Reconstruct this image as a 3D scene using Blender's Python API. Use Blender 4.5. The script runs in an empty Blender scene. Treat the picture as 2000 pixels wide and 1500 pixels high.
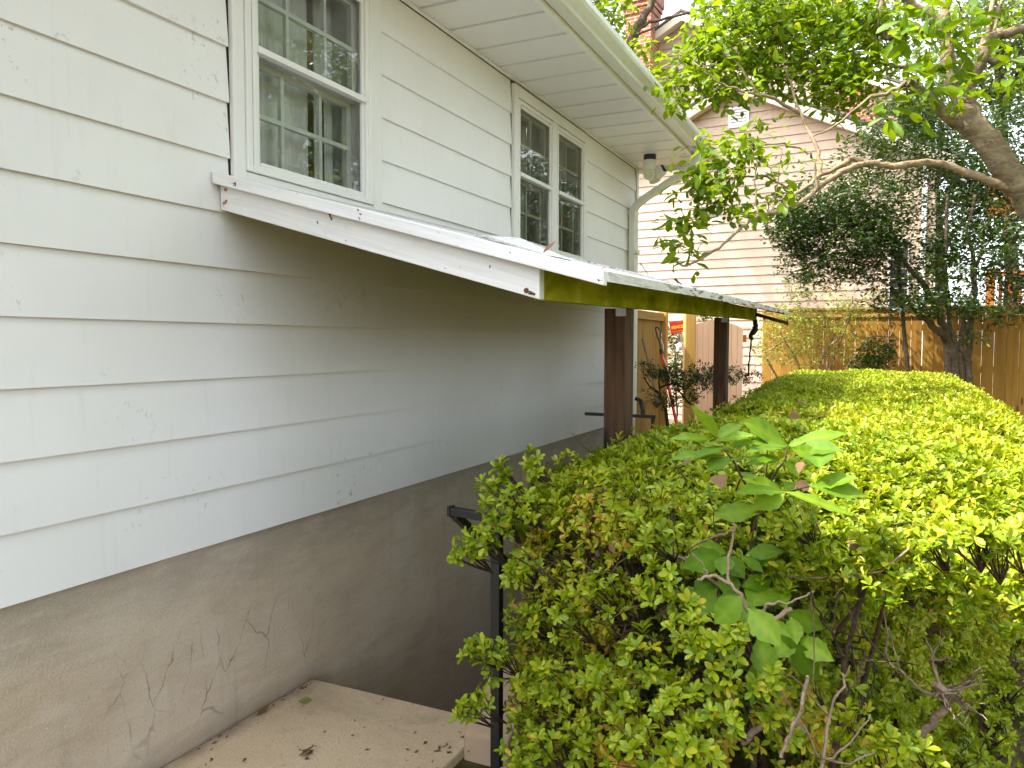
import bpy, math
import numpy as np
from mathutils import Vector, Matrix

C = bpy.context.scene.collection
rng = np.random.default_rng(11)
R3 = math.radians

# ------------------------------------------------------------------ camera, sky, sun, exposure
CR = Vector((0.90256682, 0.43054307, 0.00241049))
CU = Vector((-0.0249092, 0.04662739, 0.99860173))
CW = Vector((-0.42982866, 0.90136483, -0.05280881))
cam = bpy.data.cameras.new("Camera")
cam.sensor_width = 36.0
cam.lens = 27.0
cam.clip_start = 0.05
cam.clip_end = 500
camo = bpy.data.objects.new("Camera", cam)
C.objects.link(camo)
camo.matrix_world = Matrix(((CR.x, CU.x, -CW.x, 0), (CR.y, CU.y, -CW.y, 0), (CR.z, CU.z, -CW.z, 0), (0, 0, 0, 1)))
sc = bpy.context.scene
sc.camera = camo

SUN_DIR = Vector((-0.52, -0.36, 0.90)).normalized()
world = bpy.data.worlds.new("World")
sc.world = world
world.use_nodes = True
wn = world.node_tree
bgn = wn.nodes["Background"]
sky = wn.nodes.new("ShaderNodeTexSky")
sky.sky_type = 'NISHITA'
sky.sun_disc = False
sky.sun_elevation = math.asin(SUN_DIR.z)
sky.sun_rotation = math.atan2(SUN_DIR.x, SUN_DIR.y)
sky.air_density = 1.0
sky.dust_density = 3.0
sky.ozone_density = 0.6
hz = wn.nodes.new("ShaderNodeHueSaturation")      # thin bright overcast: the blue is nearly washed out
hz.inputs["Saturation"].default_value = 0.44
wn.links.new(sky.outputs[0], hz.inputs["Color"])
wn.links.new(hz.outputs[0], bgn.inputs[0])
bgn.inputs[1].default_value = 0.15
sun = bpy.data.lights.new("Sun", 'SUN')
sun.energy = 2.0
sun.angle = R3(0.6)
sun.color = (1.0, 0.93, 0.80)
suno = bpy.data.objects.new("Sun", sun)
C.objects.link(suno)
suno.rotation_euler = SUN_DIR.to_track_quat('Z', 'Y').to_euler()
sc.view_settings.view_transform = 'Standard'
sc.view_settings.look = 'None'
sc.view_settings.gamma = 1
sc.view_settings.exposure = 2.78


def at(px, py, t):
    """A point in the yard: t metres ahead along the viewing direction."""
    return np.array(CW * t + CR * (t * (px - 1000) / 1500) + CU * (t * (750 - py) / 1500))


# ------------------------------------------------------------------ object helpers
def tag(o, label=None, cat=None, group=None, kind=None):
    if label: o["label"] = label
    if cat: o["category"] = cat
    if group: o["group"] = group
    if kind: o["kind"] = kind
    return o


def empty(name, loc, label=None, cat=None, group=None, parent=None):
    o = bpy.data.objects.new(name, None)
    C.objects.link(o)
    o.empty_display_size = 0.1
    if parent is not None:
        o.parent = parent
        bpy.context.view_layer.update()
    o.location = loc
    tag(o, label, cat, group)
    return o


def wloc(o):
    v = Vector((0, 0, 0))
    while o is not None:
        v += o.location
        o = o.parent
    return v


class MB:
    """Collects world-space shapes and links them as ONE mesh object."""
    def __init__(s):
        s.v = []; s.f = []; s.sm = []

    def add(s, verts, faces, smooth=False):
        b = len(s.v)
        s.v.extend([tuple(map(float, p)) for p in verts])
        for f in faces:
            s.f.append([i + b for i in f]); s.sm.append(smooth)

    def box(s, x0, x1, y0, y1, z0, z1):
        v = [(x0, y0, z0), (x1, y0, z0), (x1, y1, z0), (x0, y1, z0), (x0, y0, z1), (x1, y0, z1), (x1, y1, z1), (x0, y1, z1)]
        s.add(v, [(0, 3, 2, 1), (4, 5, 6, 7), (0, 1, 5, 4), (1, 2, 6, 5), (2, 3, 7, 6), (3, 0, 4, 7)])

    def hexa(s, v):
        s.add(v, [(0, 3, 2, 1), (4, 5, 6, 7), (0, 1, 5, 4), (1, 2, 6, 5), (2, 3, 7, 6), (3, 0, 4, 7)])

    def obox(s, o, ex, ey, ez, a, b):
        """box spanning a..b in the frame (o; ex, ey, ez)"""
        o = np.array(o); ex, ey, ez = map(np.array, (ex, ey, ez))
        P = lambda x, y, z: o + ex * x + ey * y + ez * z
        s.hexa([P(a[0], a[1], a[2]), P(b[0], a[1], a[2]), P(b[0], b[1], a[2]), P(a[0], b[1], a[2]),
                P(a[0], a[1], b[2]), P(b[0], a[1], b[2]), P(b[0], b[1], b[2]), P(a[0], b[1], b[2])])

    def extrude(s, prof, d0, d1, frame):
        """profile list of (a,b) swept from d0 to d1; frame maps (a,b,d)->xyz"""
        n = len(prof)
        v = [frame(a, b, d0) for a, b in prof] + [frame(a, b, d1) for a, b in prof]
        f = [(i, (i + 1) % n, n + (i + 1) % n, n + i) for i in range(n)]
        f += [tuple(range(n - 1, -1, -1)), tuple(range(n, 2 * n))]
        s.add(v, f)

    def tube(s, pts, rad, n=6, smooth=True, sq=None):
        pts = np.array(pts, float)
        m = len(pts)
        rad = np.broadcast_to(np.array(rad, float), (m,)) if np.ndim(rad) < 2 else rad
        tg = np.gradient(pts, axis=0)
        tg /= np.linalg.norm(tg, axis=1)[:, None] + 1e-9
        ref = np.array([0, 0, 1.0]) if abs(tg[0][2]) < 0.9 else np.array([1.0, 0, 0])
        u = np.cross(tg[0], ref); u /= np.linalg.norm(u)
        vs = []
        for i in range(m):
            u = u - tg[i] * (u @ tg[i]); u /= np.linalg.norm(u) + 1e-9
            w = np.cross(tg[i], u)
            for k in range(n):
                a = 2 * math.pi * (k + (0.5 if n == 4 else 0)) / n
                vs.append(pts[i] + (u * math.cos(a) + w * math.sin(a)) * rad[i])
        f = []
        for i in range(m - 1):
            for k in range(n):
                k2 = (k + 1) % n
                f.append((i * n + k, i * n + k2, (i + 1) * n + k2, (i + 1) * n + k))
        s.add(vs, f, smooth)
        s.add([vs[k] for k in range(n)], [tuple(range(n - 1, -1, -1))])
        s.add([vs[(m - 1) * n + k] for k in range(n)], [tuple(range(n))])

    def build(s, name, mat, parent=None, label=None, cat=None, group=None, kind=None, bevel=0):
        me = bpy.data.meshes.new(name)
        off = wloc(parent) if parent is not None else None
        if parent is None and s.v:
            a = np.array(s.v)
            off = Vector(((a[:, 0].min() + a[:, 0].max()) / 2, (a[:, 1].min() + a[:, 1].max()) / 2, a[:, 2].min()))
        me.from_pydata([(p[0] - off.x, p[1] - off.y, p[2] - off.z) for p in s.v], [], s.f)
        me.polygons.foreach_set("use_smooth", s.sm)
        me.materials.append(mat)
        me.validate()
        me.update()
        o = bpy.data.objects.new(name, me)
        C.objects.link(o)
        if parent is not None:
            o.parent = parent
        else:
            o.location = off
        if bevel:
            b = o.modifiers.new("bevel", 'BEVEL')
            b.width = bevel; b.segments = 2; b.limit_method = 'ANGLE'; b.angle_limit = R3(40)
        return tag(o, label, cat, group, kind)


# ------------------------------------------------------------------ materials
class M:
    def __init__(s, name, rough=0.6, spec=0.5, metal=0.0):
        s.m = bpy.data.materials.new(name)
        s.m.use_nodes = True
        s.nt = s.m.node_tree
        s.b = s.nt.nodes["Principled BSDF"]
        s.b.inputs["Roughness"].default_value = rough
        s.b.inputs["Specular IOR Level"].default_value = spec
        s.b.inputs["Metallic"].default_value = metal
        g = s.nt.nodes.new("ShaderNodeNewGeometry")
        s.pos = g.outputs["Position"]
        s.nrm = g.outputs["Normal"]

    def set(s, sock, v):
        if isinstance(v, (int, float)):
            sock.default_value = v
        elif isinstance(v, (tuple, list)):
            sock.default_value = tuple(v) + ((1,) if len(v) == 3 and sock.type == 'RGBA' else ())
        else:
            s.nt.links.new(v, sock)

    def mp(s, scale=(1, 1, 1), rot=(0, 0, 0), loc=(0, 0, 0), src=None):
        n = s.nt.nodes.new("ShaderNodeMapping")
        s.set(n.inputs["Vector"], src or s.pos)
        n.inputs["Scale"].default_value = scale
        n.inputs["Rotation"].default_value = rot
        n.inputs["Location"].default_value = loc
        return n.outputs[0]

    def noise(s, scale=5, vec=None, detail=4, rough=0.55, dist=0.0, col=False):
        n = s.nt.nodes.new("ShaderNodeTexNoise")
        s.set(n.inputs["Vector"], vec or s.pos)
        n.inputs["Scale"].default_value = scale
        n.inputs["Detail"].default_value = detail
        n.inputs["Roughness"].default_value = rough
        n.inputs["Distortion"].default_value = dist
        return n.outputs["Color" if col else 0]

    def vor(s, scale=5, vec=None, feat='F1', out="Distance", rnd=1.0):
        n = s.nt.nodes.new("ShaderNodeTexVoronoi")
        n.feature = feat
        s.set(n.inputs["Vector"], vec or s.pos)
        n.inputs["Scale"].default_value = scale
        n.inputs["Randomness"].default_value = rnd
        return n.outputs[out]

    def ramp(s, fac, stops, interp='LINEAR'):
        n = s.nt.nodes.new("ShaderNodeValToRGB")
        cr = n.color_ramp
        cr.interpolation = interp
        while len(cr.elements) < len(stops):
            cr.elements.new(0.5)
        for e, (p, c) in zip(cr.elements, stops):
            e.position = p
            if isinstance(c, (int, float)): c = (c, c, c)
            e.color = tuple(c) + (1,)
        s.set(n.inputs[0], fac)
        return n.outputs[0]

    def mix(s, fac, a, b, mode='MIX'):
        n = s.nt.nodes.new("ShaderNodeMix")
        n.data_type = 'RGBA'
        n.blend_type = mode
        s.set(n.inputs[0], fac)
        s.set(n.inputs[6], a); s.set(n.inputs[7], b)
        return n.outputs[2]

    def math(s, op, a, b=0.0, c=0.0, clamp=False):
        n = s.nt.nodes.new("ShaderNodeMath")
        n.operation = op
        n.use_clamp = clamp
        s.set(n.inputs[0], a); s.set(n.inputs[1], b)
        if len(n.inputs) > 2: s.set(n.inputs[2], c)
        return n.outputs[0]

    def xyz(s, src=None):
        n = s.nt.nodes.new("ShaderNodeSeparateXYZ")
        s.set(n.inputs[0], src or s.pos)
        return n.outputs

    def rng(s, v, a, b, c=0.0, d=1.0):
        n = s.nt.nodes.new("ShaderNodeMapRange")
        s.set(n.inputs[0], v)
        for i, q in enumerate((a, b, c, d)): n.inputs[i + 1].default_value = q
        return n.outputs[0]

    def white(s, v):
        n = s.nt.nodes.new("ShaderNodeTexWhiteNoise")
        n.noise_dimensions = '1D'
        s.set(n.inputs["W"], v)
        return n.outputs["Value"]

    def attr(s, name):
        n = s.nt.nodes.new("ShaderNodeAttribute")
        n.attribute_name = name
        return n.outputs["Fac"]

    def bump(s, h, strength=0.3, dist=0.01):
        n = s.nt.nodes.new("ShaderNodeBump")
        n.inputs["Strength"].default_value = strength
        n.inputs["Distance"].default_value = dist
        s.set(n.inputs["Height"], h)
        s.nt.links.new(n.outputs[0], s.b.inputs["Normal"])
        return s

    def col(s, c):
        s.set(s.b.inputs["Base Color"], c)
        return s


def plain(name, c, rough=0.6, spec=0.5, metal=0.0, var=0.12, scale=14):
    m = M(name, rough, spec, metal)
    n = m.noise(scale, detail=5)
    m.col(m.mix(n, tuple(x * (1 - var) for x in c), tuple(min(1, x * (1 + var)) for x in c)))
    m.bump(m.noise(90, detail=3), 0.12, 0.003)
    return m.m


def painted(name, c, dirt=(0.25, 0.24, 0.18), amount=0.5, specks=True, rough=0.45):
    m = M(name, rough, 0.4)
    big = m.noise(1.6, detail=6)
    base = m.mix(m.rng(big, 0.35, 0.75), tuple(x * 1.0 for x in c), tuple(x * 0.93 for x in c))
    st = m.noise(1.0, m.mp((26, 26, 2.2)), detail=5)
    base = m.mix(m.math('MULTIPLY', m.rng(st, 0.58, 0.85), amount * 0.35), base, dirt)
    if specks:
        sp = m.vor(55)
        k = m.math('MULTIPLY', m.rng(sp, 0.10, 0.05), m.rng(m.noise(3.2, detail=2), 0.5, 0.62))
        base = m.mix(m.math('MULTIPLY', k, 0.35), base, (0.30, 0.29, 0.26))
        sm = m.math('MULTIPLY', m.rng(m.noise(34, detail=3, rough=0.7), 0.60, 0.66), m.rng(m.noise(2.7, m.mp(loc=(3, 1, 7)), detail=2), 0.56, 0.64))
        base = m.mix(m.math('MULTIPLY', sm, 0.6), base, (0.40, 0.40, 0.41))
    m.col(base)
    m.bump(m.noise(60, m.mp((1, 0.25, 1)), detail=4), 0.10, 0.004)
    return m.m


def wood(name, c1, c2, grain=(40, 3, 40), rough=0.7, knots=0.0, board=None, spread=0.5, bump=0.25, dark=None):
    """grain: noise scale per axis (small along the fibre)"""
    m = M(name, rough, 0.25)
    vec = m.mp(grain)
    if board:
        ax, w = board
        idx = m.math('FLOOR', m.math('DIVIDE', m.xyz()[ax], w))
        r = m.white(idx)
        n2 = m.nt.nodes.new("ShaderNodeVectorMath"); n2.operation = 'ADD'
        m.set(n2.inputs[0], vec)
        cmb = m.nt.nodes.new("ShaderNodeCombineXYZ")
        m.set(cmb.inputs[2], m.math('MULTIPLY', r, 40))
        m.set(n2.inputs[1], cmb.outputs[0])
        vec = n2.outputs[0]
    g = m.noise(1.0, vec, detail=6, rough=0.6, dist=0.6)
    col = m.ramp(g, [(0.25, c2), (0.5, tuple((a + b) / 2 for a, b in zip(c1, c2))), (0.75, c1)])
    if board:
        col = m.mix(m.math('MULTIPLY', r, spread), col, tuple(x * 0.62 for x in c2))
    if knots:
        gs = [3.2 if q > 10 else 2.6 for q in grain]
        v = m.vor(1.0, m.mp((gs[0] * 2.1, gs[1] * 2.1, gs[2] * 0.75)))
        col = m.mix(m.math('MULTIPLY', m.rng(v, 0.14, 0.06), knots), col, tuple(x * 0.22 for x in c2))
    if dark:
        d = m.noise(2.5, detail=5)
        col = m.mix(m.rng(d, 0.52, 0.7, 0, 0.75), col, dark)
    m.col(col)
    m.bump(g, bump, 0.006)
    return m.m


MAT = {}
MAT['siding'] = painted("white_siding_paint", (0.81, 0.793, 0.790), amount=0.35)
MAT['trim'] = painted("white_trim_paint", (0.785, 0.772, 0.755), amount=0.4, specks=False)
MAT['soffit'] = painted("soffit_vinyl", (0.75, 0.735, 0.72), amount=0.3, specks=False)
MAT['gutter'] = painted("gutter_enamel", (0.70, 0.70, 0.62), dirt=(0.22, 0.24, 0.12), amount=1.5, specks=False, rough=0.35)
MAT['sheath'] = plain("shadow_tone_dark", (0.06, 0.055, 0.045))  # shade of the gaps beside the casings put into the sheathing colour
MAT['dark'] = plain("dark_interior", (0.10, 0.10, 0.09), 0.9)
MAT['room'] = plain("room_wall", (0.42, 0.42, 0.38), 0.9)
MAT['black'] = plain("black_metal", (0.012, 0.012, 0.013), 0.38, 0.6, 0.0, 0.3)
MAT['rubber'] = plain("black_rubber", (0.01, 0.01, 0.01), 0.7)
MAT['roof'] = plain("roof_shingle", (0.09, 0.085, 0.08), 0.9, var=0.4, scale=30)
MAT['red'] = plain("red_plastic", (0.55, 0.02, 0.02), 0.4)
MAT['steel'] = plain("galvanised_steel", (0.42, 0.43, 0.44), 0.5, 0.5, 0.6, 0.35, 40)
MAT['bolt'] = plain("rusty_bolt", (0.45, 0.22, 0.09), 0.6, 0.5, 0.3, 0.4, 60)
MAT['brown_leaf'] = plain("dead_leaf", (0.11, 0.055, 0.022), 0.8, var=0.45, scale=40)
MAT['pink_leaf'] = plain("dry_pink_leaf", (0.36, 0.19, 0.14), 0.8, var=0.3, scale=40)
MAT['green_leaf'] = plain("fallen_green_leaf", (0.13, 0.15, 0.03), 0.5, var=0.3, scale=40)
MAT['camera_white'] = plain("white_plastic", (0.72, 0.71, 0.64), 0.4, var=0.03)
MAT['lens'] = plain("lamp_lens", (0.62, 0.58, 0.42), 0.3, var=0.05)
MAT['stick'] = plain("grey_brown_stick", (0.17, 0.12, 0.075), 0.8, var=0.3)
MAT['pipe'] = plain("white_pvc", (0.7, 0.7, 0.68), 0.4, var=0.05)

# curtain: sheer grey-white cloth
MAT['curtain'] = plain("curtain_cloth", (0.66, 0.68, 0.66), 0.9, 0.1, var=0.05)


def glass():
    m = bpy.data.materials.new("window_glass")
    m.use_nodes = True
    nt = m.node_tree
    nt.nodes.clear()
    out = nt.nodes.new("ShaderNodeOutputMaterial")
    mx = nt.nodes.new("ShaderNodeMixShader")
    tr = nt.nodes.new("ShaderNodeBsdfTransparent")
    tr.inputs[0].default_value = (0.95, 0.97, 0.95, 1)
    gl = nt.nodes.new("ShaderNodeBsdfGlossy")
    gl.inputs["Roughness"].default_value = 0.01
    fr = nt.nodes.new("ShaderNodeFresnel")
    fr.inputs[0].default_value = 1.6
    mm = nt.nodes.new("ShaderNodeMath"); mm.operation = 'MULTIPLY_ADD'; mm.use_clamp = True
    mm.inputs[1].default_value = 1.0; mm.inputs[2].default_value = 0.01
    ns = nt.nodes.new("ShaderNodeTexNoise"); ns.inputs["Scale"].default_value = 2.2
    geo = nt.nodes.new("ShaderNodeNewGeometry")
    bp = nt.nodes.new("ShaderNodeBump"); bp.inputs["Strength"].default_value = 0.05; bp.inputs["Distance"].default_value = 0.02
    nt.links.new(geo.outputs["Position"], ns.inputs["Vector"])
    nt.links.new(ns.outputs[0], bp.inputs["Height"])
    nt.links.new(bp.outputs[0], gl.inputs["Normal"])
    nt.links.new(fr.outputs[0], mm.inputs[0])
    nt.links.new(mm.outputs[0], mx.inputs[0])
    nt.links.new(tr.outputs[0], mx.inputs[1])
    nt.links.new(gl.outputs[0], mx.inputs[2])
    nt.links.new(mx.outputs[0], out.inputs[0])
    return m


MAT['glass'] = glass()


def parge():
    m = M("parged_foundation", 0.85, 0.2)
    n1 = m.noise(1.3, detail=6, dist=0.4)
    n2 = m.noise(3.1, m.mp(loc=(5, 3, 1)), detail=5, dist=0.5)
    c = m.ramp(n1, [(0.3, (0.42, 0.335, 0.25)), (0.5, (0.50, 0.405, 0.31)), (0.7, (0.56, 0.475, 0.385))])
    c = m.mix(m.rng(n2, 0.5, 0.72, 0, 0.5), c, (0.46, 0.34, 0.22))
    y, z = m.xyz()[1], m.xyz()[2]
    # greyer towards the underside of the siding
    band = m.math('MULTIPLY', m.rng(m.math('ADD', z, m.math('MULTIPLY', m.math('SUBTRACT', n2, 0.5), 0.35)), -0.98, -0.80), 0.55)
    c = m.mix(band, c, (0.27, 0.235, 0.195))
    # repaired crack network, low on the wall beside the landing
    nz = m.noise(4.0, detail=4, col=True)
    vm = m.nt.nodes.new("ShaderNodeVectorMath"); vm.operation = 'MULTIPLY_ADD'
    m.set(vm.inputs[0], nz); vm.inputs[1].default_value = (0, 0.16, 0.16); m.set(vm.inputs[2], m.pos)
    e = m.vor(5.6, m.mp((0, 1.35, 0.62), src=vm.outputs[0]), 'DISTANCE_TO_EDGE')
    wv = m.noise(7, detail=3)
    line = m.rng(m.math('SUBTRACT', e, m.math('MULTIPLY', m.rng(wv, 0.42, 0.7), 0.018)), 0.009, 0.0)
    br = m.rng(m.noise(2.6, m.mp(loc=(9, 2, 4)), detail=2), 0.46, 0.56)
    reg = m.math('MULTIPLY', m.math('MULTIPLY', m.rng(y, 1.4, 1.65), m.rng(y, 2.75, 2.5)), m.rng(z, -0.98, -1.1))
    k = m.math('MULTIPLY', m.math('MULTIPLY', line, reg), br)
    c = m.mix(m.math('MULTIPLY', k, 0.7), c, (0.20, 0.165, 0.13))
    # dark damp blots close to the landing
    bl = m.math('MULTIPLY', m.rng(m.noise(6.5, m.mp((1, 1, 0.6), loc=(2, 8, 3)), detail=3), 0.64, 0.70), m.math('MULTIPLY', m.rng(y, 1.9, 1.75), m.rng(z, -1.15, -1.25)))
    c = m.mix(m.math('MULTIPLY', bl, 0.7), c, (0.16, 0.135, 0.10))
    # trowel marks, grit and splashed dirt
    tw = m.noise(1, m.mp((1, 5, 22), rot=(R3(20), 0, 0)), detail=5, rough=0.65, dist=0.5)
    c = m.mix(m.rng(tw, 0.50, 0.72, 0, 0.38), c, (0.60, 0.52, 0.43))
    c = m.mix(m.rng(tw, 0.48, 0.30, 0, 0.22), c, (0.25, 0.20, 0.15))
    gr = m.noise(170, detail=3, rough=0.7)
    c = m.mix(m.rng(gr, 0.55, 0.72, 0, 0.5), c, (0.21, 0.17, 0.13))
    c = m.mix(m.rng(gr, 0.44, 0.30, 0, 0.35), c, (0.66, 0.58, 0.48))
    dr = m.noise(1, m.mp((1, 17, 1.1)), detail=4)
    c = m.mix(m.rng(dr, 0.58, 0.72, 0, 0.20), c, (0.27, 0.215, 0.16))
    spl = m.math('MULTIPLY', m.rng(m.math('ADD', z, m.math('MULTIPLY', n2, 0.16)), -1.28, -1.40), m.rng(y, 2.75, 2.6))
    c = m.mix(m.math('MULTIPLY', spl, 0.6), c, (0.19, 0.145, 0.10))
    # white paint spatter
    sp = m.math('MULTIPLY', m.rng(m.vor(26), 0.055, 0.03), m.rng(m.noise(2.3, m.mp(loc=(1, 6, 2)), detail=1), 0.5, 0.6))
    c = m.mix(sp, c, (0.7, 0.7, 0.68))
    m.col(c)
    h = m.math('ADD', m.noise(120, detail=3), m.math('MULTIPLY', m.noise(14, detail=4), 1.5))
    m.bump(m.math('ADD', h, m.math('MULTIPLY', tw, 1.0)), 0.45, 0.005)
    return m.m


def concrete():
    m = M("tan_concrete", 0.9, 0.2)
    n = m.noise(2.5, detail=6)
    c = m.ramp(n, [(0.3, (0.52, 0.385, 0.24)), (0.7, (0.68, 0.525, 0.35))])
    g = m.noise(160, detail=2)
    c = m.mix(m.rng(g, 0.58, 0.70, 0, 0.55), c, (0.14, 0.105, 0.075))
    c = m.mix(m.rng(g, 0.42, 0.30, 0, 0.45), c, (0.62, 0.54, 0.44))
    c = m.mix(m.rng(m.noise(5, detail=6, rough=0.7), 0.50, 0.72, 0, 0.65), c, (0.27, 0.195, 0.125))
    st2 = m.noise(1.1, m.mp(loc=(2, 5, 0)), detail=7, rough=0.68, dist=0.7)
    c = m.mix(m.rng(st2, 0.50, 0.66, 0, 0.55), c, (0.30, 0.225, 0.15))
    pit = m.vor(70)
    c = m.mix(m.math('MULTIPLY', m.rng(pit, 0.16, 0.08), 0.6), c, (0.13, 0.10, 0.07))
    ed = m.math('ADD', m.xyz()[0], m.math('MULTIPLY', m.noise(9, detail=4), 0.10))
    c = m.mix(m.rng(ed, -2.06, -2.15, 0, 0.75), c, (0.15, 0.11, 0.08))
    m.col(c)
    m.bump(m.math('ADD', g, m.noise(30, detail=4)), 0.5, 0.004)
    return m.m


def algae():
    m = M("algae_covered_paint", 0.95, 0.03)
    n = m.noise(4, m.mp((1, 1, 1.5)), detail=6, dist=0.8)
    c = m.ramp(n, [(0.3, (0.15, 0.165, 0.005)), (0.48, (0.29, 0.30, 0.010)), (0.62, (0.40, 0.39, 0.03)), (0.8, (0.50, 0.47, 0.11))])
    v = m.noise(1, m.mp((10, 5, 16)), detail=6, rough=0.65)
    c = m.mix(m.rng(v, 0.48, 0.70, 0, 0.6), c, (0.10, 0.11, 0.006))
    c = m.mix(m.rng(m.noise(16, detail=3, rough=0.7), 0.70, 0.74), c, (0.03, 0.025, 0.01))
    m.col(c)
    m.bump(m.noise(1, m.mp((50, 6, 50)), detail=5), 0.3, 0.004)
    return m.m


def weathered():
    m = M("weathered_white_paint", 0.7, 0.25)
    g = m.noise(1, m.mp((3, 40, 70), src=m.mp(rot=(0, R3(-15.6), 0))), detail=5, dist=0.5)
    c = m.ramp(g, [(0.25, (0.66, 0.655, 0.65)), (0.6, (0.78, 0.78, 0.78))])
    c = m.mix(m.rng(m.noise(6, detail=6, rough=0.7), 0.55, 0.75, 0, 0.35), c, (0.50, 0.50, 0.50))
    ch = m.math('MULTIPLY', m.rng(m.noise(24, m.mp((1, 1, 1)), detail=4, rough=0.65), 0.645, 0.67), m.rng(m.noise(5, m.mp(loc=(4, 4, 4)), detail=1), 0.48, 0.56))
    c = m.mix(ch, c, (0.10, 0.07, 0.05))
    m.col(c)
    m.bump(g, 0.35, 0.005)
    return m.m


def flaked():
    m = M("peeling_white_roof_edge", 0.7, 0.25)
    g = m.noise(1, m.mp((120, 9, 120)), detail=5, dist=0.3)
    c = m.ramp(g, [(0.3, (0.44, 0.42, 0.40)), (0.55, (0.66, 0.65, 0.64))])
    y = m.xyz()[1]
    ch = m.math('MULTIPLY', m.rng(m.noise(1, m.mp((60, 7, 60)), detail=6, rough=0.7), 0.53, 0.58), m.rng(y, 2.2, 3.2))
    c = m.mix(ch, c, (0.13, 0.075, 0.05))
    m.col(c)
    m.bump(g, 0.5, 0.006)
    return m.m


def brick():
    m = M("red_brick", 0.85, 0.2)
    n = m.nt.nodes.new("ShaderNodeTexBrick")
    x = m.xyz()
    cmb = m.nt.nodes.new("ShaderNodeCombineXYZ")
    m.set(cmb.inputs[0], m.math('ADD', x[0], x[1])); m.set(cmb.inputs[1], x[2])
    m.set(n.inputs["Vector"], cmb.outputs[0])
    n.inputs["Scale"].default_value = 1.0
    n.inputs["Brick Width"].default_value = 0.21
    n.inputs["Row Height"].default_value = 0.075
    n.inputs["Mortar Size"].default_value = 0.008
    n.inputs["Color1"].default_value = (0.36, 0.11, 0.06, 1)
    n.inputs["Color2"].default_value = (0.27, 0.08, 0.05, 1)
    n.inputs["Mortar"].default_value = (0.42, 0.33, 0.27, 1)
    c = m.mix(m.rng(m.noise(1.4, detail=5), 0.5, 0.75, 0, 0.5), n.outputs[0], (0.14, 0.07, 0.05))
    m.col(c)
    m.bump(n.outputs["Fac"], -0.4, 0.01)
    return m.m


def vinyl():
    m = M("beige_vinyl_siding", 0.55, 0.35)
    n = m.noise(0.8, detail=4)
    c = m.mix(n, (0.41, 0.295, 0.212), (0.49, 0.365, 0.27))
    c = m.mix(m.rng(m.noise(1, m.mp((14, 14, 1.5)), detail=4), 0.55, 0.8, 0, 0.2), c, (0.66, 0.52, 0.41))
    m.col(c)
    m.bump(m.noise(1, m.mp((3, 3, 60)), detail=3), 0.08, 0.004)
    return m.m


def bark(name, c1, c2, lichen=(0.34, 0.33, 0.24)):
    m = M(name, 0.9, 0.15)
    g = m.noise(1, m.mp((14, 14, 40)), detail=5, dist=0.8)
    c = m.ramp(g, [(0.3, c2), (0.65, c1)])
    c = m.mix(m.rng(m.noise(9, detail=5), 0.52, 0.68, 0, 0.6), c, lichen)
    m.col(c)
    m.bump(m.math('ADD', g, m.noise(60, detail=4)), 0.6, 0.012)
    return m.m


def leafmat(name, stops, trans, rough=0.4, tfac=0.35, spec=0.4):
    m = M(name, rough, spec)
    t = m.attr("tint")
    t = m.math('ADD', t, m.math('MULTIPLY', m.math('SUBTRACT', m.noise(70, detail=3), 0.5), 0.28))
    c = m.ramp(t, stops)
    m.col(c)
    tl = m.nt.nodes.new("ShaderNodeBsdfTranslucent")
    m.set(tl.inputs[0], m.mix(0.6, c, trans))
    mx = m.nt.nodes.new("ShaderNodeMixShader")
    mx.inputs[0].default_value = tfac
    out = m.nt.nodes["Material Output"]
    m.nt.links.new(m.b.outputs[0], mx.inputs[1])
    m.nt.links.new(tl.outputs[0], mx.inputs[2])
    m.nt.links.new(mx.outputs[0], out.inputs[0])
    return m.m


def soil():
    m = M("leaf_littered_soil", 0.95, 0.1)
    n = m.noise(9, detail=8, rough=0.7)
    c = m.ramp(n, [(0.3, (0.035, 0.022, 0.012)), (0.5, (0.15, 0.095, 0.05)), (0.7, (0.34, 0.225, 0.12))])
    c = m.mix(m.rng(m.noise(1.1, detail=4), 0.45, 0.6), c, (0.06, 0.075, 0.02))
    m.col(c)
    m.bump(m.noise(25, detail=6, rough=0.75), 1.0, 0.04)
    return m.m


MAT['parge'] = parge()
MAT['concrete'] = concrete()
MAT['algae'] = algae()
MAT['weathered'] = weathered()
MAT['flaked'] = flaked()
MAT['brick'] = brick()
MAT['vinyl'] = vinyl()
MAT['soil'] = soil()
MAT['bark'] = bark("grey_brown_bark", (0.21, 0.165, 0.10), (0.10, 0.075, 0.045), (0.33, 0.28, 0.17))
MAT['pale_bark'] = bark("pale_limb_bark", (0.27, 0.20, 0.12), (0.13, 0.09, 0.055), (0.36, 0.29, 0.18))
MAT['dark_bark'] = bark("dark_bark", (0.10, 0.075, 0.05), (0.05, 0.035, 0.02), (0.16, 0.14, 0.10))
MAT['twig'] = bark("azalea_stem", (0.085, 0.055, 0.033), (0.035, 0.022, 0.014), (0.13, 0.10, 0.07))
MAT['dead_twig'] = bark("bare_dead_twig", (0.25, 0.18, 0.125), (0.12, 0.08, 0.05), (0.32, 0.26, 0.20))
MAT['post'] = wood("brown_treated_post", (0.135, 0.068, 0.032), (0.018, 0.008, 0.005), (42, 42, 2.6), knots=0.7, bump=0.4, dark=(0.045, 0.018, 0.010))
MAT['oldwood'] = wood("old_bare_timber", (0.10, 0.076, 0.036), (0.04, 0.03, 0.013), (3, 20, 20))
MAT['fence'] = wood("new_fence_board", (0.34, 0.185, 0.030), (0.21, 0.105, 0.014), (14, 14, 0.9), knots=0.9, board=(0, 0.148), spread=0.45)
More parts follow.
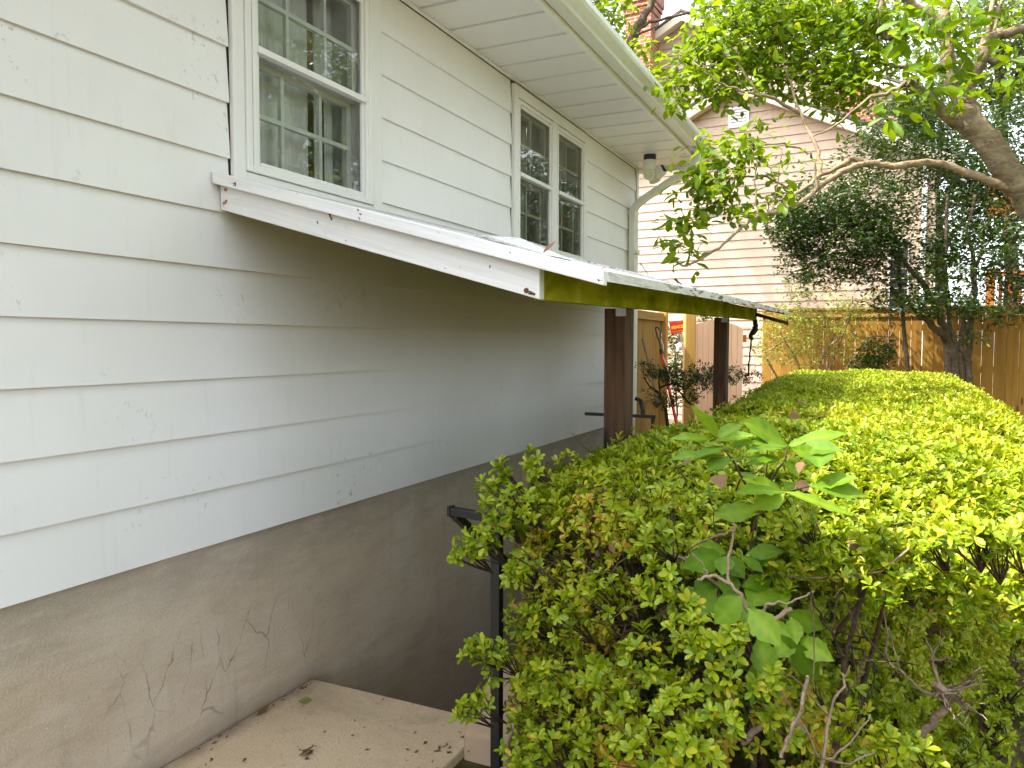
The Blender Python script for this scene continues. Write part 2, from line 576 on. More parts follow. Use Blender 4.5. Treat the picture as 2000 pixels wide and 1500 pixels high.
MAT['fence_y'] = wood("new_fence_board_side", (0.44, 0.25, 0.07), (0.30, 0.16, 0.04), (14, 14, 0.9), knots=0.8, board=(1, 0.14), spread=0.4)
MAT['rail'] = wood("fence_rail", (0.40, 0.23, 0.07), (0.27, 0.14, 0.04), (2, 2, 20))
MAT['gate'] = wood("pale_gate_board", (0.62, 0.41, 0.29), (0.48, 0.29, 0.19), (12, 12, 0.8), knots=0.5, board=(0, 0.075), spread=0.25)
MAT['gatepost'] = wood("yellow_gate_post", (0.58, 0.34, 0.10), (0.44, 0.24, 0.06), (14, 14, 0.8), knots=0.4)
MAT['deckwood'] = wood("orange_stained_wood", (0.50, 0.17, 0.04), (0.36, 0.11, 0.025), (3, 3, 10))
MAT['trimbeige'] = plain("beige_trim", (0.60, 0.51, 0.40), 0.5, var=0.05)
MAT['stucco'] = plain("tan_stucco", (0.36, 0.26, 0.17), 0.9, var=0.2, scale=6)
MAT['louver'] = plain("white_louver", (0.74, 0.74, 0.72), 0.5, var=0.04)

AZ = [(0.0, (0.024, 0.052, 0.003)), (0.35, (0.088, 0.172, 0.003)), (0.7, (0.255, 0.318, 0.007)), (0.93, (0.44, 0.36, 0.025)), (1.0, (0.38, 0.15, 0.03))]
MAT['azalea'] = leafmat("azalea_leaf", AZ, (0.36, 0.40, 0.006), 0.40, 0.33, 0.3)
MAT['dark_azalea'] = leafmat("dark_azalea_leaf", [(0, (0.015, 0.03, 0.006)), (0.6, (0.045, 0.075, 0.012)), (1, (0.12, 0.15, 0.02))], (0.2, 0.26, 0.02), 0.4, 0.25)
MAT['broad'] = leafmat("broad_tree_leaf", [(0, (0.032, 0.080, 0.003)), (0.5, (0.088, 0.165, 0.004)), (0.9, (0.20, 0.275, 0.008)), (1, (0.40, 0.35, 0.01))], (0.32, 0.43, 0.006), 0.45, 0.42, 0.2)
MAT['holly'] = leafmat("glossy_dark_leaf", [(0, (0.007, 0.018, 0.003)), (0.6, (0.020, 0.046, 0.004)), (0.9, (0.065, 0.12, 0.006)), (1, (0.12, 0.18, 0.01))], (0.10, 0.19, 0.01), 0.33, 0.2, 0.45)
MAT['yellow_shrub'] = leafmat("yellow_green_leaf", [(0, (0.07, 0.11, 0.015)), (0.5, (0.17, 0.21, 0.03)), (1, (0.34, 0.36, 0.06))], (0.35, 0.40, 0.04), 0.45, 0.35)
MAT['far_leaf'] = leafmat("distant_leaf", [(0, (0.035, 0.065, 0.015)), (0.5, (0.085, 0.13, 0.03)), (1, (0.22, 0.27, 0.08))], (0.30, 0.38, 0.08), 0.5, 0.4)
MAT['sapling'] = leafmat("sapling_leaf", [(0, (0.040, 0.100, 0.005)), (0.5, (0.100, 0.195, 0.007)), (1, (0.22, 0.31, 0.015))], (0.32, 0.45, 0.02), 0.5, 0.38, 0.25)


# ------------------------------------------------------------------ leaves
def norm(a):
    return a / (np.linalg.norm(a, axis=-1, keepdims=True) + 1e-9)


TA_V = np.array([(0, 0, 0), (.30, -.30, .06), (.30, 0, 0), (.30, .30, .06), (.62, -.5, .09), (.62, 0, .02), (.62, .5, .09), (.87, -.36, .04), (.87, 0, 0), (.87, .36, .04), (1, 0, -.05)])
TA_F = [(0, 1, 2), (0, 2, 3), (1, 4, 5, 2), (2, 5, 6, 3), (4, 7, 8, 5), (5, 8, 9, 6), (7, 10, 8), (8, 10, 9)]
TB_V = np.array([(0, 0, 0), (.55, -.5, .10), (1, 0, 0), (.55, .5, .10)])
TB_F = [(0, 1, 2), (0, 2, 3)]


def leafmesh(name, P, D, N, L, W, tint, mat, parent, lod=True, kind=None, extra=None):
    """One mesh of leaves. P base, D along, N up; lod: the folded eight-point leaf."""
    D = norm(D)
    N = norm(N - D * (N * D).sum(1, keepdims=True))
    S = np.cross(D, N)
    TV, TF = (TA_V, TA_F) if lod else (TB_V, TB_F)
    n, k = len(P), len(TV)
    off = np.array(wloc(parent)) if parent is not None else np.zeros(3)
    V = (P[:, None, :] + D[:, None, :] * (TV[None, :, 0:1] * L[:, None, None])
         + S[:, None, :] * (TV[None, :, 1:2] * W[:, None, None]) + N[:, None, :] * (TV[None, :, 2:3] * L[:, None, None])) - off
    sizes = np.array([len(f) for f in TF]); flat = np.concatenate([np.array(f) for f in TF])
    loops = (flat[None, :] + (np.arange(n) * k)[:, None]).ravel()
    ls = np.tile(sizes, n)
    starts = np.concatenate([[0], np.cumsum(ls)[:-1]])
    me = bpy.data.meshes.new(name)
    me.vertices.add(n * k)
    me.vertices.foreach_set("co", V.astype(np.float32).ravel())
    me.loops.add(len(loops))
    me.loops.foreach_set("vertex_index", loops.astype(np.int32))
    me.polygons.add(len(ls))
    me.polygons.foreach_set("loop_start", starts.astype(np.int32))
    me.polygons.foreach_set("loop_total", ls.astype(np.int32))
    me.polygons.foreach_set("use_smooth", np.ones(len(ls), bool))
    a = me.attributes.new("tint", 'FLOAT', 'POINT')
    a.data.foreach_set("value", np.repeat(np.clip(tint, 0, 1), k).astype(np.float32))
    me.materials.append(mat)
    me.update()
    me.validate()
    o = bpy.data.objects.new(name, me)
    C.objects.link(o)
    if parent is not None: o.parent = parent
    if kind: o["kind"] = kind
    return o


def whorls(P, A, size, nl=7, wr=0.42, lo=45, hi=82, tint=0.5, tv=0.18, up=0.0):
    """leaf rosettes at P about axis A -> leaf arrays"""
    n = len(P)
    A = norm(A)
    ref = np.where(np.abs(A[:, 2:3]) < 0.9, np.array([[0, 0, 1.0]]), np.array([[1.0, 0, 0]]))
    U = norm(np.cross(A, ref)); Vv = np.cross(A, U)
    k = np.arange(nl)[None, :]
    az = 2 * np.pi * k / nl + rng.uniform(0, 6.28, (n, 1)) + rng.normal(0, .25, (n, nl))
    th = np.radians(rng.uniform(lo, hi, (n, nl)))
    Rd = U[:, None, :] * np.cos(az)[..., None] + Vv[:, None, :] * np.sin(az)[..., None]
    Ax = np.repeat(A[:, None, :], nl, 1)
    D = Ax * np.cos(th)[..., None] + Rd * np.sin(th)[..., None]
    D[..., 2] += up
    N = Ax * np.sin(th)[..., None] - Rd * np.cos(th)[..., None]
    N = N + rng.normal(0, .22, N.shape)
    sz = np.broadcast_to(np.asarray(size, float).reshape(-1, 1), (n, nl)) * rng.uniform(.65, 1.15, (n, nl))
    Pb = P[:, None, :] + Ax * rng.uniform(-.4, .15, (n, nl))[..., None] * sz[..., None]
    tb = np.broadcast_to(np.asarray(tint, float).reshape(-1, 1), (n, nl))
    t = tb + rng.normal(0, tv, (n, nl))
    return Pb.reshape(-1, 3), D.reshape(-1, 3), N.reshape(-1, 3), sz.ravel(), (sz * wr * rng.uniform(.85, 1.15, (n, nl))).ravel(), t.ravel()


def cat(*parts):
    return tuple(np.concatenate([p[i] for p in parts]) for i in range(6))


def rand_dirs(n):
    return norm(rng.normal(0, 1, (n, 3)))


def blob(c, rx, ry, rz, n, hollow=0.55):
    """points in an ellipsoid whose axes follow the view-independent world x/y/z"""
    d = rand_dirs(n)
    r = rng.uniform(hollow ** 3, 1, (n, 1)) ** (1 / 3)
    return np.array(c) + d * r * np.array([rx, ry, rz]), d


def wobble(pts, amp=0.02, sub=4):
    """subdivide a rough polyline into a slightly crooked smooth one"""
    pts = np.array(pts, float)
    out = []
    n = len(pts)
    for i in range(n - 1):
        p0, p1, p2, p3 = pts[max(i - 1, 0)], pts[i], pts[i + 1], pts[min(i + 2, n - 1)]
        for j in range(sub):
            t = j / sub
            out.append(0.5 * ((2 * p1) + (-p0 + p2) * t + (2 * p0 - 5 * p1 + 4 * p2 - p3) * t * t + (-p0 + 3 * p1 - 3 * p2 + p3) * t ** 3))
    out.append(pts[-1])
    out = np.array(out)
    out[1:-1] += rng.normal(0, amp, (len(out) - 2, 3))
    return out


def limb(mb, pts, r0, r1, n=8, amp=0.012, sub=4):
    q = wobble(pts, amp, sub)
    mb.tube(q, np.linspace(r0, r1, len(q)) * rng.uniform(.94, 1.06, len(q)), n)
    return q


WX = -2.185          # house wall plane
EXPO = 0.203         # siding exposure
ZB = -0.7398         # siding bottom
SOF = 1.72
YC = 7.40            # end of the siding boards
GZ = -1.50

# ------------------------------------------------------------------ ground with the stairwell opening
g = MB()
xs = [-90, WX - 0.02, -1.32, 90]
ys = [-90, 2.58, 6.0, 120]
for i in range(3):
    for j in range(3):
        if i == 1 and j == 1: continue
        if i == 0 and j == 1: pass
        g.add([(xs[i], ys[j], GZ), (xs[i + 1], ys[j], GZ), (xs[i + 1], ys[j + 1], GZ), (xs[i], ys[j + 1], GZ)], [(0, 1, 2, 3)])
g.build("ground", MAT['soil'], kind="structure")

l = MB()
l.box(WX - 0.012, -1.322, -4.0, 2.588, GZ - 0.2, -1.462)
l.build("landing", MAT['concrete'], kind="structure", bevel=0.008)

st = empty("basement_stairs", (-1.75, 2.6, -2.9), "concrete steps descending beside the foundation into the dark stairwell", "stairs")
s_ = MB()
for i in range(7):
    s_.box(WX - 0.01, -1.325, 2.592 + 0.27 * i, 2.592 + 0.27 * (i + 1) - (0.001 if i < 6 else 0), -3.2, -1.462 - 0.19 * (i + 1))
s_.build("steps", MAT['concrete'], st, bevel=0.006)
s_ = MB(); s_.box(WX - 0.01, -1.325, 4.484, 6.0, -3.25, -2.80); s_.build("stairwell_floor", MAT['concrete'], st)
s_ = MB(); s_.box(WX - 0.01, -1.2, 6.002, 6.14, -3.2, -1.40); s_.build("end_wall", MAT['concrete'], st)

rw = MB()
prof = [(2.36, -3.2), (6.0, -3.2), (6.0, -1.25), (2.60, -1.25), (2.36, -1.40)]
rw.extrude(prof, -1.318, -1.14, lambda a, b, d: (d, a, b))
rw.build("retaining_wall", MAT['stucco'], label="low tan concrete wall with sloped end behind the azalea beside the stairs", cat="retaining wall", bevel=0.01)

# ------------------------------------------------------------------ the white house
house = empty("white_house", (WX, 0, GZ), "white lap sided house with grey parged foundation and wide soffit", "house")

W1 = (2.165, 3.108, 0.50, 1.70)       # casing rectangles: y0, y1, z0, z1
W2 = (4.586, 5.974, 0.50, 1.70)
b = MB()
for k in range(12):
    z0 = ZB + k * EXPO
    z1 = min(z0 + EXPO + 0.004, SOF - 0.007)
    segs = [(-6.0, YC)]
    for (y0, y1, wz0, wz1) in (W1, W2):
        if z1 > wz0 + 0.02:
            ns = []
            for a, e in segs:
                if a < y0 < e: ns += [(a, y0 - 0.011), (y1 + 0.004, e)]
                else: ns.append((a, e))
            segs = ns
    for a, e in segs:
        n = max(1, int((e - a) / 0.4))
        # slightly wavy lower lip
        for q in range(n):
            ya, ye = a + (e - a) * q / n, a + (e - a) * (q + 1) / n
            fa = 0.0012 * math.sin(ya * 2.3 + k * 1.7) if 0 < q else 0
            fe = 0.0012 * math.sin(ye * 2.3 + k * 1.7) if q < n - 1 else 0
            v = [(WX + fa, ya, z0), (WX + fe, ye, z0), (WX - 0.0165, ye, z0), (WX - 0.0165, ya, z0),
                 (WX - 0.0145 + fa, ya, z1 + .004), (WX - 0.0145 + fe, ye, z1 + .004), (WX - 0.0175, ye, z1 + .004), (WX - 0.0175, ya, z1 + .004)]
            b.add(v, [(0, 1, 5, 4), (0, 3, 2, 1)])
            if q == 0: b.add([v[0], v[4], v[7], v[3]], [(0, 1, 2, 3)])
            if q == n - 1: b.add([v[1], v[2], v[6], v[5]], [(0, 1, 2, 3)])
b.build("siding", MAT['siding'], house)

# sheathing behind the boards with window openings
OP1 = (2.27, 2.99, 0.66, 1.60)
OP2 = (4.66, 5.24, 0.66, 1.60)
OP3 = (5.335, 5.905, 0.66, 1.60)
b = MB()
X1, X0 = WX - 0.0195, WX - 0.20
zc = (ZB - 0.005, 0.66, 1.60, 1.80)
b.box(X0, X1, -6, YC + 0.05, zc[0], zc[1])
b.box(X0, X1, -6, YC + 0.05, zc[2], zc[3])
for a, e in ((-6, 2.27), (2.99, 4.66), (5.24, 5.335), (5.905, YC + 0.05)):
    b.box(X0, X1, a, e, zc[1], zc[2])
b.build("sheathing", MAT['sheath'], house)
b = MB()   # rooms behind: back wall, end walls, ceiling, floor
b.box(-8.0, -7.9, -6, YC + 0.05, -3, 1.8)
b.box(-7.9, X0, YC - 0.02, YC + 0.05, -3, 1.8)
b.box(-7.9, X0, -6, -5.9, -3, 1.8)
b.box(-7.9, X0, -5.9, YC - 0.02, -0.6, -0.5)
b.box(-3.6, -3.55, -5.9, YC - 0.02, -0.5, 1.75)
b.box(-3.55, X0, 3.9, 4.0, -0.5, 1.75)
b.build("inner_wall", MAT['room'], house)
b = MB(); b.box(-8.0, WX - 0.016, -6, YC + 0.04, -3.3, ZB + 0.004); b.build("foundation", MAT['parge'], house)
b = MB()
b.box(WX - 0.012, WX + 0.006, YC + 0.012, YC + 0.072, ZB, SOF - 0.001)
b.box(WX - 0.30, WX - 0.0125, YC + 0.052, YC + 0.068, ZB, SOF - 0.001)
b.build("corner_board", MAT['trim'], house)

# soffit panels, fascia, gutter, roof
b = MB()
y = 3.44 - 0.308 * 31
while y < 7.53:
    y1 = min(y + 0.308, 7.53)
    yb = max(y, -6)
    if y1 > -6 and y1 - yb > 0.03:
        b.hexa([(WX - 0.013, yb + 0.020, SOF), (-1.605, yb + 0.020, SOF), (-1.605, y1 - 0.002, SOF + 0.002), (WX - 0.013, y1 - 0.002, SOF + 0.002),
                (WX - 0.013, yb + 0.016, SOF + 0.02), (-1.605, yb + 0.016, SOF + 0.02), (-1.605, y1, SOF + 0.02), (WX - 0.013, y1, SOF + 0.02)])
    y += 0.308
b.box(WX - 0.2, -1.605, -6, 7.53, SOF + 0.0215, SOF + 0.06)
b.build("soffit", MAT['soffit'], house)
b = MB()
b.box(WX - 0.0085, WX + 0.012, -6, YC + 0.07, SOF - 0.012, SOF - 0.0006)
b.build("soffit_channel", MAT['trim'], house)
b = MB()
b.box(-1.6045, -1.585, -6, 7.56, SOF - 0.004, 1.90)
b.box(WX - 0.05, -1.6055, 7.532, 7.552, SOF - 0.03, 1.90)
b.build("fascia_board", MAT['trim'], house)
b = MB()
gp = [(-1.578, 1.86), (-1.578, 1.747), (-1.503, 1.745), (-1.497, 1.762), (-1.478, 1.775), (-1.455, 1.795), (-1.448, 1.815), (-1.448, 1.845), (-1.458, 1.845), (-1.458, 1.80), (-1.50, 1.775), (-1.57, 1.765), (-1.57, 1.86)]
for i in range(len(gp) - 1):
    (a0, c0), (a1, c1) = gp[i], gp[i + 1]
    b.add([(a0, -6, c0), (a1, -6, c1), (a1, 7.68, c1), (a0, 7.68, c0)], [(0, 1, 2, 3)])
b.add([(a, 7.6805, c) for a, c in gp[:8]], [tuple(range(8))])
b.add([(a, -6, c) for a, c in gp[:8]], [tuple(range(8))])
b.build("gutter", MAT['gutter'], house)
b = MB()
b.hexa([(-1.53, -6, 1.85), (-1.53, 7.66, 1.85), (-6.4, 7.66, 3.45), (-6.4, -6, 3.45), (-1.53, -6, 1.90), (-1.53, 7.66, 1.90), (-6.4, 7.66, 3.52), (-6.4, -6, 3.52)])
b.hexa([(-6.4, -6, 3.45), (-6.4, 7.66, 3.45), (-11, 7.66, 1.85), (-11, -6, 1.85), (-6.4, -6, 3.52), (-6.4, 7.66, 3.52), (-11, 7.66, 1.90), (-11, -6, 1.90)])
b.build("roof", MAT['roof'], house)

# downspout
ds = [(-1.545, 7.17, 1.748), (-1.545, 7.17, 1.69), (-1.56, 7.17, 1.645), (-1.62, 7.175, 1.605), (-2.02, 7.185, 1.385), (-2.10, 7.19, 1.335), (-2.148, 7.19, 1.27), (-2.15, 7.19, 1.20), (-2.15, 7.19, -1.45)]


def rect_tube(mb, pts, wx, wy):
    pts = [np.array(q, float) for q in pts]
    vs = []
    for i, q in enumerate(pts):
        tg = pts[min(i + 1, len(pts) - 1)] - pts[max(i - 1, 0)]
        tg /= np.linalg.norm(tg)
        ey = np.array([0, 1.0, 0]) - tg * tg[1]; ey /= np.linalg.norm(ey)
        ex = np.cross(ey, tg)
        for sx, sy in ((-1, -1), (1, -1), (1, 1), (-1, 1)):
            vs.append(q + ex * sx * wx / 2 + ey * sy * wy / 2)
    f = []
    for i in range(len(pts) - 1):
        for k in range(4):
            f.append((i * 4 + k, i * 4 + (k + 1) % 4, i * 4 + 4 + (k + 1) % 4, i * 4 + 4 + k))
    mb.add(vs, f)


dso = MB()
rect_tube(dso, ds, 0.058, 0.085)
for zz in (1.20, 1.19):
    dso.box(-2.182, -2.118, 7.144, 7.236, zz - 0.004, zz + 0.003)
dsp = dso.build("downspout", MAT['gutter'], house, bevel=0.006)
b = MB(); b.box(-2.182, -2.10, 7.235, 7.262, 0.86, 0.90); b.box(-2.125, -2.10, 7.14, 7.235, 0.862, 0.898); b.build("strap", MAT['gutter'], dsp)


# windows: each an Empty part with frame, sashes, panes, grille, curtain
def ringbox(mb, y0, y1, z0, z1, t, x0, x1, tb=None):
    tb = tb or t
    mb.box(x0, x1, y0, y0 + t, z0, z1)
    mb.box(x0, x1, y1 - t, y1, z0, z1)
    mb.box(x0, x1, y0 + t, y1 - t, z1 - t, z1)
    mb.box(x0, x1, y0 + t, y1 - t, z0, z0 + tb)


def window_unit(parent, y0, y1, z0, z1, nv, curtain_gap):
    """a double-hung unit: opening y0..y1, z0..z1, with an outer storm sash"""
    gy0, gy1 = y0 + 0.004, y1 - 0.004
    zm = 1.120
    j = MB()                                       # deep jamb liner
    ringbox(j, gy0 - 0.003, gy1 + 0.003, z0 - 0.003, z1 + 0.003, 0.018, WX - 0.19, WX - 0.012)
    j.build("jamb", MAT['trim'], parent)
    f = MB()                                       # storm frame
    ringbox(f, y0 - 0.012, y1 + 0.012, z0 - 0.006, z1 + 0.004, 0.026, WX - 0.0115, WX + 0.016)
    ringbox(f, y0 + 0.0145, y1 - 0.0145, z0 + 0.0205, z1 - 0.0225, 0.018, WX - 0.011, WX + 0.006)
    f.build("frame", MAT['trim'], parent, bevel=0.003)
    r = MB()
    r.box(WX - 0.010, WX + 0.022, y0 + 0.013, y1 - 0.012, zm - 0.012, zm + 0.013)
    r.build("meeting_rail", MAT['trim'], parent, bevel=0.002)
    for nm, za, zb, xd, xg in (("upper_sash", zm + 0.014, z1 - 0.042, 0.050, 0.006), ("lower_sash", z0 + 0.040, zm - 0.013, 0.082, 0.009)):
        s = MB()
        ringbox(s, y0 + 0.016, y1 - 0.016, za - 0.02, zb + 0.02, 0.034, WX - xd - 0.018, WX - xd + 0.012)
        so = s.build(nm, MAT['trim'], parent, bevel=0.002)
        gr = MB()
        for i in range(1, nv):
            yy = y0 + (y1 - y0) * i / nv
            gr.box(WX - xd - 0.004, WX - xd + 0.014, yy - 0.009, yy + 0.009, za, zb)
        zz = (za + zb) / 2
        gr.box(WX - xd - 0.006, WX - xd + 0.016, y0 + 0.04, y1 - 0.04, zz - 0.009, zz + 0.009)
        gr.build("grille", MAT['louver'], parent)
        p = MB()
        p.add([(WX - xg, y0 + 0.02, za - 0.01), (WX - xg, y1 - 0.02, za - 0.01), (WX - xg, y1 - 0.02, zb + 0.01), (WX - xg, y0 + 0.02, zb + 0.01)], [(0, 1, 2, 3)])
        p.build("pane", MAT['glass'], parent)
    # curtain: two hanging panels with soft folds
    cu = MB()
    for ya, ye in curtain_gap:
        n = 60
        pts = []
        for i in range(n + 1):
            u = i / n
            yy = ya + (ye - ya) * u
            xx = WX - 0.172 + 0.012 * math.sin(u * (ye - ya) * 60) + 0.008 * math.sin(u * 91)
            pts.append((xx, yy))
        v = [(x, yy, z0 - 0.05) for x, yy in pts] + [(x, yy, z1 + 0.05) for x, yy in pts]
        cu.add(v, [(i, i + 1, n + 2 + i, n + 1 + i) for i in range(n)], True)
    cu.build("curtain", MAT['curtain'], parent)


w1 = empty("window", (WX, 2.63, 0.6), parent=house)
w1.location = Vector((WX, 2.63, 0.6)) - house.location
b = MB()
b.box(WX - 0.012, WX + 0.010, W1[0], 2.222, 0.50, SOF - 0.013)
b.box(WX - 0.012, WX + 0.010, 3.034, W1[1], 0.50, SOF - 0.013)
b.box(WX - 0.012, WX + 0.0085, 2.223, 3.033, 0.50, 0.648)
b.box(WX - 0.012, WX + 0.0085, 2.223, 3.033, 1.615, SOF - 0.013)
b.build("casing", MAT['trim'], w1, bevel=0.002)
b = MB(); ringbox(b, 2.224, 3.030, 0.650, 1.613, 0.028, WX - 0.0118, WX + 0.019)
b.build("stepped_trim", MAT['trim'], w1, bevel=0.003)
window_unit(w1, *OP1, 3, [(2.20, 2.80), (2.83, 2.87), (2.90, 3.02)])

w2 = empty("double_window", (WX, 5.3, 0.6), parent=house)
w2.location = Vector((WX, 5.3, 0.6)) - house.location
b = MB()
b.box(WX - 0.012, WX + 0.014, W2[0], 4.648, 0.42, 1.688)
b.box(WX - 0.012, WX + 0.014, 5.912, W2[1], 0.42, 1.688)
b.box(WX - 0.012, WX + 0.014, 5.257, 5.320, 0.42, 1.612)
b.box(WX - 0.012, WX + 0.0135, 4.649, 5.911, 1.613, 1.688)
b.box(WX - 0.012, WX + 0.010, 4.649, 5.256, 0.42, 0.648)
b.box(WX - 0.012, WX + 0.010, 5.321, 5.911, 0.42, 0.648)
b.build("casing", MAT['trim'], w2, bevel=0.002)
window_unit(w2, *OP2, 2, [(4.62, 4.93), (4.97, 5.03), (5.07, 5.17)])
window_unit(w2, *OP3, 2, [(5.30, 5.58), (5.62, 5.68), (5.72, 5.84)])

# basement door below grade
bd = empty("basement_door", (WX, 5.2, -2.8), parent=house)
bd.location = Vector((WX, 5.2, -2.8)) - house.location
b = MB(); ringbox(b, 4.77, 5.75, -2.80, -0.875, 0.07, WX - 0.014, WX + 0.03); b.build("door_frame", MAT['stucco'], bd)
b = MB(); b.box(WX - 0.0145, WX + 0.006, 4.841, 5.679, -2.73, -0.946); b.build("door_leaf", MAT['sheath'], bd)

# ------------------------------------------------------------------ security light under the soffit
sl = empty("security_light", (-1.93, 6.96, 1.55), "white twin security floodlight with black sensor under the soffit corner", "security light")
b = MB(); b.tube([(-1.93, 6.96, 1.72), (-1.93, 6.96, 1.672)], [0.056, 0.056], 24); b.build("mount", MAT['black'], sl)
b = MB(); b.tube([(-1.93, 6.96, 1.671), (-1.93, 6.96, 1.65), (-1.93, 6.96, 1.60), (-1.93, 6.96, 1.585)], [0.060, 0.062, 0.060, 0.045], 24); b.build("body", MAT['camera_white'], sl)
for c, dv in ((at(1268, 340, 7.02), (0.30, -0.90, -0.25)), (at(1279, 351, 7.10), (0.35, -0.10, -0.93))):
    b = MB()
    d = np.array(dv) / np.linalg.norm(dv)
    b.tube([c - d * 0.07, c - d * 0.055, c + d * 0.01, c + d * 0.016], [0.020, 0.040, 0.056, 0.053], 20)
    hd = b.build("lamp_head", MAT['camera_white'], sl)
    b = MB(); b.tube([c + d * 0.0165, c + d * 0.019], [0.040, 0.036], 20); b.build("lens", MAT['lens'], hd)
b = MB()
c = at(1291, 333, 7.0); ex = np.array([.75, -.35, .45]); ex = ex / np.linalg.norm(ex); ey = np.cross([0, 0, 1.], ex); ey /= np.linalg.norm(ey); ez = np.cross(ex, ey)
b.obox(c, ex, ey, ez, (-.06, -.035, -.045), (.03, .035, .045))
sh = b.build("sensor_head", MAT['camera_white'], sl, bevel=0.01)
b = MB(); b.obox(c, ex, ey, ez, (.031, -.022, -.036), (.034, .022, .036)); b.build("sensor_window", MAT['rubber'], sh)
b = MB(); b.tube([at(1274, 330, 7.02), at(1286, 333, 7.0)], 0.016, 10); b.build("arm", MAT['camera_white'], sl)

# ------------------------------------------------------------------ awning over the stairwell
aw = empty("awning", (-1.5, 4.3, GZ), "sagging white painted wooden awning on posts over the basement stairs", "awning")
RISE = 0.0148                      # the far end stands a little higher


def az(x, y):                      # top of the roof edge
    return 0.203 + (-0.70 - x) * 0.278 + RISE * (y - 2.1) + 0.008 * math.sin((y - 2.1) * 0.75)


def strip(mb, xa, xb, ya, yb, dz0, dz1, n=14):
    """slab following the roof slope between dz0 and dz1 under its top"""
    for i in range(n):
        y0, y1 = ya + (yb - ya) * i / n, ya + (yb - ya) * (i + 1) / n
        v = [(xa, y0, az(xa, y0) + dz0), (xb, y0, az(xb, y0) + dz0), (xb, y1, az(xb, y1) + dz0), (xa, y1, az(xa, y1) + dz0),
             (xa, y0, az(xa, y0) + dz1), (xb, y0, az(xb, y0) + dz1), (xb, y1, az(xb, y1) + dz1), (xa, y1, az(xa, y1) + dz1)]
        f = [(0, 3, 2, 1), (4, 5, 6, 7), (1, 2, 6, 5), (3, 0, 4, 7)]
        if i == 0: f.append((0, 1, 5, 4))
        if i == n - 1: f.append((2, 3, 7, 6))
        mb.add(v, f)


b = MB(); strip(b, WX + 0.002, -0.725, 2.098, 6.86, -0.030, -0.004); b.build("roof_deck", MAT['oldwood'], aw)
b = MB(); strip(b, WX + 0.002, -0.722, 2.094, 6.90, -0.0035, 0.001); b.build("roof_membrane", MAT['flaked'], aw)
b = MB(); strip(b, WX + 0.002, -0.700, 2.062, 2.094, -0.040, 0.003, 1); b.build("rake_trim", MAT['weathered'], aw, bevel=0.003)
# outer drip edge: three uneven lengths
b = MB()
strip(b, -0.7215, -0.697, 2.0945, 4.2, -0.027, 0.002, 8)
strip(b, -0.720, -0.690, 4.205, 6.0, -0.024, 0.004, 8)
strip(b, -0.719, -0.680, 6.004, 6.92, -0.018, 0.002, 4)
b.build("drip_edge", MAT['flaked'], aw)
b = MB(); strip(b, -1.3, -0.715, 3.4, 6.95, 0.0015, 0.006, 8); b.build("roof_patch", MAT['flaked'], aw)
b = MB()   # near barge board
b.hexa([(-2.182, 2.100, 0.486), (-0.912, 2.100, 0.130), (-0.912, 2.138, 0.130), (-2.182, 2.138, 0.486),
        (-2.182, 2.100, 0.577), (-0.912, 2.100, 0.2225), (-0.912, 2.138, 0.2225), (-2.182, 2.138, 0.577)])
bb = b.build("barge_board", MAT['weathered'], aw, bevel=0.003)
for xx, zz in ((-2.155, 0.555), (-2.158, 0.508)):
    b = MB(); b.tube([(xx, 2.101, zz), (xx, 2.096, zz)], 0.006, 12); b.build("bolt", MAT['bolt'], bb)
b = MB(); b.tube([(-0.955, 2.101, 0.158), (-0.955, 2.094, 0.158)], [0.009, 0.006], 10); b.tube([(-0.945, 2.101, 0.152), (-0.925, 2.096, 0.146)], [0.006, 0.003], 8)
b.build("nail", MAT['brown_leaf'], bb)
b = MB()   # algae-green fascia along the outer side
for i in range(12):
    ya, yb = 2.14 + 4.46 * i / 12, 2.14 + 4.46 * (i + 1) / 12
    za, zb = 0.131 + RISE * (ya - 2.1), 0.131 + RISE * (yb - 2.1)
    v = [(-0.950, ya, za), (-0.913, ya, za), (-0.913, yb, zb), (-0.950, yb, zb), (-0.950, ya, za + 0.094), (-0.913, ya, za + 0.094), (-0.913, yb, zb + 0.094), (-0.950, yb, zb + 0.094)]
    f = [(0, 3, 2, 1), (4, 5, 6, 7), (1, 2, 6, 5), (3, 0, 4, 7)]
    if i == 0: f.append((0, 1, 5, 4))
    if i == 11: f.append((2, 3, 7, 6))
    b.add(v, f)
b.build("fascia_board", MAT['algae'], aw)
b = MB()   # far rake stick hanging loose
b.hexa([(-2.1, 6.60, 0.585), (-0.66, 6.52, 0.150), (-0.66, 6.55, 0.150), (-2.1, 6.64, 0.585), (-2.1, 6.60, 0.63), (-0.66, 6.52, 0.178), (-0.66, 6.55, 0.178), (-2.1, 6.64, 0.63)])
b.build("loose_rake_board", MAT['post'], aw)
for yy in (3.3, 4.4, 5.5):
    b = MB()
    b.hexa([(-2.18, yy, 0.49 + RISE * (yy - 2.1)), (-0.952, yy, 0.15 + RISE * (yy - 2.1)), (-0.952, yy + 0.04, 0.15 + RISE * (yy - 2.1)), (-2.18, yy + 0.04, 0.49 + RISE * (yy - 2.1)),
            (-2.18, yy, 0.578 + RISE * (yy - 2.1)), (-0.952, yy, 0.236 + RISE * (yy - 2.1)), (-0.952, yy + 0.04, 0.236 + RISE * (yy - 2.1)), (-2.18, yy + 0.04, 0.578 + RISE * (yy - 2.1))])
    b.build("rafter", MAT['oldwood'], aw)
